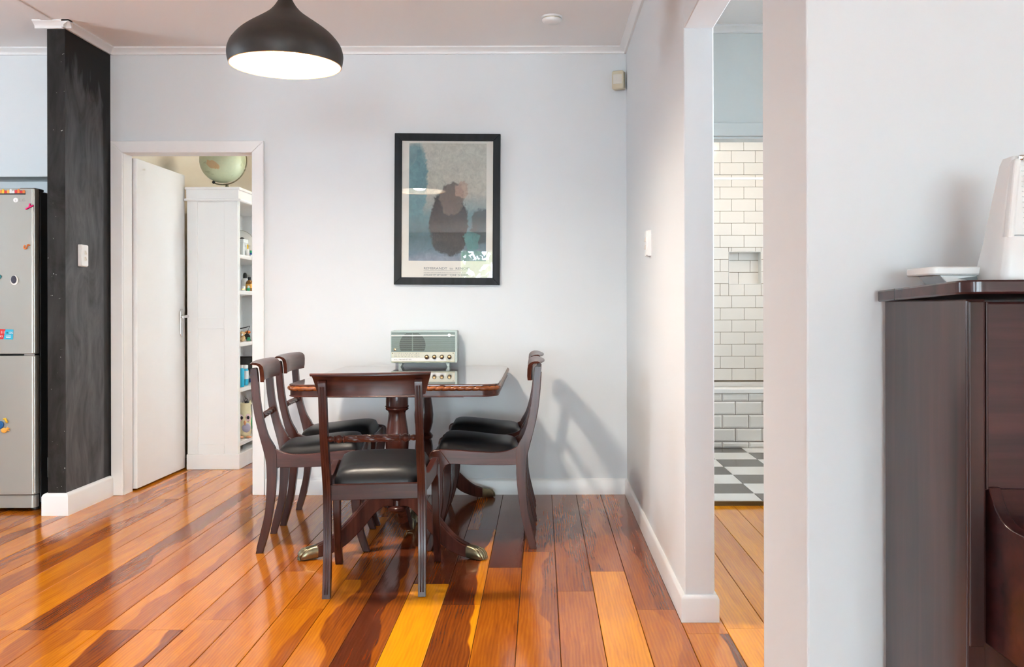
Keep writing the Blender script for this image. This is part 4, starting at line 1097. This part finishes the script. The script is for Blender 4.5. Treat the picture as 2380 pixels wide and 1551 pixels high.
# globe
def globe_mat():
    m, nt, p = newmat('globe_map')
    v = coords(nt, scale=(1,1,1))
    n = noise(nt, v, 9, 6, .6, .5); n2 = noise(nt, v, 60, 3, .6)
    base = mix_c(nt, n2, (.50,.58,.40), (.62,.66,.46))
    land = ramp(nt, n, [(.56, 0.0), (.575, 1.0)])
    col = mix_c(nt, math_n(nt, 'MULTIPLY', land, .55), base, (.36,.40,.24))
    tc = N(nt, 'ShaderNodeTexCoord'); xyz = N(nt, 'ShaderNodeSeparateXYZ'); nt.links.new(tc.outputs['Object'], xyz.inputs[0])
    w = math_n(nt, 'MULTIPLY', math_n(nt, 'SUBTRACT', noise(nt, v, 28, 4, .6), .5), .05)
    X = math_n(nt, 'ADD', xyz.outputs[0], w); Z = math_n(nt, 'SUBTRACT', xyz.outputs[2], w)
    a = math_n(nt, 'POWER', math_n(nt, 'DIVIDE', math_n(nt, 'ADD', X, .022), .050), 2); c = math_n(nt, 'POWER', math_n(nt, 'DIVIDE', math_n(nt, 'ADD', math_n(nt, 'ADD', Z, .056), math_n(nt, 'MULTIPLY', X, .35)), .030), 2)
    isle = math_n(nt, 'MULTIPLY', math_n(nt, 'SUBTRACT', 1.0, math_n(nt, 'ADD', a, c)), 6.0, clamp=True)
    isle = math_n(nt, 'MULTIPLY', isle, math_n(nt, 'LESS_THAN', xyz.outputs[1], 0.0))
    col = mix_c(nt, math_n(nt, 'MULTIPLY', isle, .8), col, (.62,.40,.20))
    nt.links.new(col, p.inputs['Base Color']); p.inputs['Roughness'].default_value = .28
    return m
GX, GY, GR = -2.246, 6.53, .157
gb = thing('globe', 'pale green world globe on a brass stand on top of the bookcase', 'globe', (GX, GY, KZ))
gc = Vector((0, 0, 2.146-KZ))
gs = obj('sphere', MB().ball((0,0,0), GR, 48, 28), globe_mat(), gb, smooth=80, loc=gc)
tilt = math.radians(23); ax = Vector((math.sin(tilt), 0, math.cos(tilt)))
arc = []
for k in range(25):
    a = PI*k/24; per = Vector((math.cos(tilt), 0, -math.sin(tilt)))
    arc.append(gc-ax*(GR+.012)*math.cos(a)+per*(GR+.012)*math.sin(a))
obj('meridian_arm', MB().tube(arc, .0045, 8), 'brass', gb, smooth=60)
obj('pole_knob', MB().ball(tuple(gc-ax*(GR+.008)), .011, 12, 8), 'black', gb, smooth=60)
obj('stand', MB().lathe([(.085,0),(.085,.006),(.06,.012),(.02,.018),(.011,.03),(.009,.042)], 32, (.03,0,0)), 'brass', gb, smooth=40)
# things on the shelves
def bottle(name, label, cat, u, X, z, prof, mat, cap=None, capmat='white', lab=None, labmat='white', grp='bottles and jars in the bookcase'):
    b = thing(name, label, cat, (X, sh(u, X), z), 0, grp)
    obj('bottle_body', MB().lathe(prof, 24), mat, b, smooth=45)
    if cap: obj('cap', MB().lathe(cap, 20), capmat, b, smooth=45)
    if lab: obj('paper_label', MB().lathe(lab, 24), labmat, b, smooth=45)
    return b
M['amberglass'] = flat('amber_glass', (.22,.085,.010), .12, coat=.5); M['bluejar'] = flat('blue_beads', (.03,.42,.60), .3, var=.3, vscale=90)
M['bottleblue'] = flat('deep_blue_plastic', (.02,.10,.42), .35); M['green'] = flat('green_plastic', (.03,.35,.16), .4); M['tan'] = flat('tan_plush', (.60,.40,.20), .9, var=.3, vscale=80)
M['mauve'] = flat('mauve_felt', (.48,.45,.55), .9); M['owlyellow'] = flat('pale_yellow_fleece', (.78,.72,.46), .95, var=.1, vscale=30, bumps=.3, bscale=200); M['peach'] = flat('peach_felt', (.80,.38,.20), .9); M['pinkfelt'] = flat('pale_pink_felt', (.80,.58,.60), .9)
hoop = thing('display_plate', 'round white plate with thin gold rim standing on the top shelf', 'plate', (-2.27, sh(558,-2.27), SHELF[0]), math.radians(20))
hr = .105
obj('disc', MB().lathe([(1e-6,0),(hr,0),(hr,.006),(1e-6,.006)], 48, (0,0,hr+.002), 'y'), 'paper', hoop, smooth=40)
obj('gold_rim', MB().tube([(hr*math.cos(2*PI*k/48), .002, hr+.002+hr*math.sin(2*PI*k/48)) for k in range(48)], .0022, 8, True), 'brass', hoop, smooth=60)
obj('printed_spot', MB().ball((.015,-.001,hr+.03), .022, 14, 8, (1,.08,1.2)), 'fridgedk', hoop, smooth=60)
obj('printed_heart', MB().prism([(.022,-.0012,hr-.012),(.040,-.0012,hr-.002),(.052,-.0012,hr+.010),(.046,-.0012,hr+.016),(.038,-.0012,hr+.010),(.034,-.0012,hr+.002)], (0,.002,0)), 'pink', hoop)
wbx = thing('storage_box', 'small pale blue white lidded box on the top shelf', 'box', (-2.20, sh(560,-2.20), SHELF[0]))
M['palebox'] = flat('pale_blue_board', (.74,.79,.80), .5)
obj('box_body', MB().box(-.05,.034,-.05,.05,0,.105), 'palebox', wbx, bevel=.002); obj('box_lid', MB().box(-.054,.038,-.054,.054,.104,.132), 'palebox', wbx, bevel=.002)
bottle('spray_bottle', 'little white spray bottle with yellow cap on the top shelf', 'bottle', 576, -2.15, SHELF[0], [(.012,0),(.013,.003),(.013,.045),(.008,.055),(.007,.06)], 'white', [(.005,.058),(.0055,.09),(.003,.094)], 'yellow')
bottle('pill_bottle', 'little blue bottle with green cap on the top shelf', 'bottle', 583.5, -2.15, SHELF[0], [(.012,0),(.013,.003),(.013,.032),(.011,.036)], 'bottleblue', [(.011,.034),(.012,.037),(.012,.050),(.009,.054)], 'green', [(.0134,.006),(.0134,.022)], 'palebox')
bottle('soap_bottle', 'white bottle with rounded black top on the second shelf', 'bottle', 569.5, -2.19, SHELF[1], [(.026,0),(.028,.005),(.028,.078),(.022,.093),(.014,.098)], 'white', [(.014,.097),(.0145,.118),(.012,.132),(.006,.139)], 'black')
bottle('dropper_bottle', 'brown amber bottle with orange label and black cap on the second shelf', 'bottle', 580, -2.13, SHELF[1], [(.024,0),(.026,.004),(.026,.062),(.020,.075),(.010,.082),(.010,.086)], 'amberglass', [(.011,.084),(.0115,.102),(.009,.104)], 'black', [(.0264,.024),(.0264,.054)], 'amber')
bottle('small_jar', 'tiny white and gold jar at the front of the second shelf', 'jar', 565.5, -2.10, SHELF[1], [(.012,0),(.013,.003),(.013,.026)], 'white', [(.0135,.025),(.0135,.034)], 'white', [(.0134,.006),(.0134,.016)], 'gold')
tr = thing('trinket', 'tiny green and white figurine beside the amber bottle', 'figurine', (-2.10, sh(577.5,-2.10), SHELF[1]), 0, 'trinkets on the shelves')
obj('figurine_body', MB().ball((0,0,.013), .013, 12, 8), 'green', tr, smooth=60); obj('figurine_head', MB().ball((.002,-.004,.030), .009, 12, 8), 'white', tr, smooth=60)
tr = thing('plush_dog', 'small tan plush dog on the middle shelf', 'toy', (-2.12, sh(562,-2.12), SHELF[2]), 0, 'trinkets on the shelves')
obj('toy_body', MB().ball((0,0,.024), .024, 14, 10, (1,1.1,1)), 'tan', tr, smooth=60); obj('toy_head', MB().ball((.004,-.008,.055), .019, 14, 10), 'tan', tr, smooth=60)
obj('toy_muzzle', MB().ball((.008,-.024,.050), .009, 10, 8), 'paper', tr, smooth=60)
for sx in (-1, 1): obj('toy_ear', MB().ball((.004+sx*.017,-.006,.060), .009, 10, 8, (.6,.8,1.3)), 'tan', tr, smooth=60)
tr = thing('toy_car', 'tiny green toy car at the front of the middle shelf', 'toy', (-2.10, sh(578,-2.10), SHELF[2]), .3, 'trinkets on the shelves')
obj('car_body', MB().box(-.012,.012,-.028,.028,.005,.018).box(-.010,.010,-.014,.016,.018,.028), 'green', tr, bevel=.003)
for sx in (-1,1):
    for y in (-.017,.017): obj('car_wheel', MB().lathe([(.006,-.002),(.006,.002)], 12, (sx*.012,y,.006), 'x'), 'black', tr, smooth=40)
tr = thing('sunglasses', 'black glasses leaning upright on the middle shelf', 'glasses', (-2.17, sh(570,-2.17), SHELF[2]), 0, 'trinkets on the shelves')
obj('glasses_frame', MB().tube([(-.05,0,.085),(.0,0,.095),(.035,-.01,.105),(.018,-.01,.06),(.0,-.005,.03),(.03,-.01,.002)], .004, 8), 'black', tr, smooth=60)
obj('lens', MB().ball((.012,-.006,.03), .026, 14, 8, (1,.12,.8)), 'radiodk', tr, smooth=60)
tr = thing('orange_ball', 'small orange toy among the things on the middle shelf', 'toy', (-2.16, sh(576,-2.16), SHELF[2]), 0, 'trinkets on the shelves')
obj('toy_stalk', MB().lathe([(.012,0),(.010,.045)], 12), 'teal', tr, smooth=50); obj('toy_knob', MB().ball((0,0,.060), .017, 14, 8, (1.2,1,.7)), 'orange', tr, smooth=60)
bottle('bead_jar', 'clear jar of bright blue beads with white lid on the fourth shelf', 'jar', 568, -2.13, SHELF[3], [(.022,0),(.028,.006),(.029,.05),(.029,.10),(.024,.118),(.02,.122)], 'bluejar', [(.024,.120),(.025,.124),(.025,.142),(.021,.146)], 'white', [(.0295,.045),(.0295,.105)], 'palebox')
bottle('blue_bottle', 'bright blue bottle half hidden behind the bookcase edge on the fourth shelf', 'bottle', 560.5, -2.11, SHELF[3], [(.018,0),(.02,.004),(.02,.12),(.012,.132)], 'cyan', [(.012,.130),(.0125,.155)], 'white')
bottle('glue_bottle', 'little white glue bottle with orange nozzle on the fourth shelf', 'bottle', 583.5, -2.12, SHELF[3], [(.013,0),(.014,.003),(.014,.058),(.009,.068),(.009,.074)], 'white', [(.009,.072),(.008,.086),(.003,.104)], 'orange', [(.0144,.012),(.0144,.042)], 'bottleblue')
ht = thing('hat', 'black brimmed hat behind the jars on the fourth shelf', 'hat', (-2.24, sh(562,-2.24), SHELF[3]), 0)
obj('crown', MB().lathe([(.085,.004),(.082,.12),(.088,.185),(.08,.19)], 28), 'black', ht, smooth=45); obj('brim', MB().lathe([(.11,0),(.112,.003),(.084,.007)], 28), 'black', ht, smooth=45)
# owl shaped fleece bag on the bottom shelf
ow = thing('owl_bag', 'pale yellow fleece owl shaped bag standing on the bottom shelf', 'bag', (-2.13, sh(566,-2.13), SHELF[4]), math.radians(20))
obj('bag_body', MB().lathe([(.030,.0),(.048,.02),(.054,.07),(.053,.13),(.050,.19),(.047,.225),(.050,.245),(.040,.246)], 28), 'owlyellow', ow, smooth=60)
obj('belly_patch', MB().ball((.012,-.042,.075), .034, 16, 10, (1,.5,1.1)), 'mauve', ow, smooth=60)
for sx in (-1, 1):
    e = obj('eye_patch', MB().ball((sx*.022+.004,-.044,.145), .024, 16, 10, (.9,.4,1.15)), 'pinkfelt', ow, smooth=60)
    obj('eye_pupil', MB().ball((sx*.022+.006,-.0525,.146), .010, 12, 8, (.9,.5,1.3)), 'black', e, smooth=60)
    obj('bag_foot', MB().ball((sx*.026+.006,-.050,.008), .020, 14, 8, (1.0,1.2,.38)), 'peach', ow, smooth=60)
    obj('bag_ear', MB().lathe([(.012,0),(.002,.03)], 10, (sx*.044,0,.235)), 'owlyellow', ow, smooth=60)
    obj('bag_wing', MB().ball((sx*.054,0,.10), .026, 12, 8, (.35,.9,1.7)), 'green' if sx > 0 else 'mauve', ow, smooth=60)
obj('beak', MB().lathe([(1e-6,-.03),(.008,-.012),(.010,0),(.004,.008)], 12, (.006,-.056,.118)), 'peach', ow, smooth=60)
obj('bag_contents', MB().tube([(0,0,.24),(.012,-.01,.285),(.028,-.012,.27)], .0022, 6).tube([(-.01,0,.24),(.005,.0,.295),(.03,0,.26)], .002, 6).ball((.02,-.01,.25), .014, 10, 8), 'black', ow, smooth=60)

# ------------------------------------------------------------------ GARDEN outside the rear doors (trees mirrored in the picture glass, pale slab added for bounce)
M['reflector'] = flat('pale_reflector', (.62,.60,.56), .8, var=.1, vscale=2); M['leafy'] = flat('tree_leaves', (.16,.26,.07), .6, var=.5, vscale=7); M['bark'] = flat('bark', (.10,.07,.05), .9)
g = obj('reflector', MB().box(-14, 14, -24, YREAR-.12, -.35, -.25), 'reflector'); g['kind'] = 'structure'; g['label'] = 'added pale terrace outside the garden doors'  # unseen pale slab, added to bounce skylight up through the doors
rt = random.Random(5)
for i, (tx, ty, tz, tr_) in enumerate(((-3.2, -15.5, 3.2, 2.3), (1.2, -17.5, 3.4, 2.6), (5.6, -16, 3.0, 2.2))):
    t = thing('garden_tree', ('leafy green tree beyond the terrace, mirrored in the picture glass', 'middle green tree beyond the terrace', 'right hand green tree beyond the terrace')[i], 'tree', (tx, ty, -.25), 0, 'trees beyond the terrace')
    obj('trunk', MB().tube([(0,0,0),(.05,0,tz)], [.16,.09], 10), 'bark', t, smooth=60)
    vs = []; fs = []
    for k in range(1500):
        a, b = rt.uniform(0, 2*PI), math.acos(rt.uniform(-1, 1)); r = tr_*rt.uniform(.55, 1)
        c = Vector((r*math.sin(b)*math.cos(a), r*math.sin(b)*math.sin(a), tz+r*.8*math.cos(b)))
        e1 = Vector((rt.uniform(-1,1), rt.uniform(-1,1), rt.uniform(-1,1))).normalized(); e2 = e1.cross(Vector((rt.uniform(-1,1), rt.uniform(-1,1), 1))).normalized()
        n = len(vs); q = rt.uniform(.10, .2); vs += [c-e1*q, c+e2*q*.6, c+e1*q, c-e2*q*.6]; fs.append((n, n+1, n+2, n+3))
    f = obj('foliage', MB().add(vs, fs), 'leafy', t); f['kind'] = 'stuff'
# study ceiling lamp (out of sight above the doorway)
sl2 = thing('study_ceiling_light', 'round lit ceiling light in the study', 'ceiling light', (-1.45, 6.6, CEIL))
obj('base', MB().lathe([(.15,-.02),(.15,0)], 32), 'white', sl2, smooth=40)
obj('diffuser', MB().lathe([(1e-6,-.085),(.06,-.08),(.11,-.062),(.14,-.03),(.142,-.02)], 32), emit('warm_diffuser_study', (1.0, .82, .60), 15.0), sl2, smooth=60)
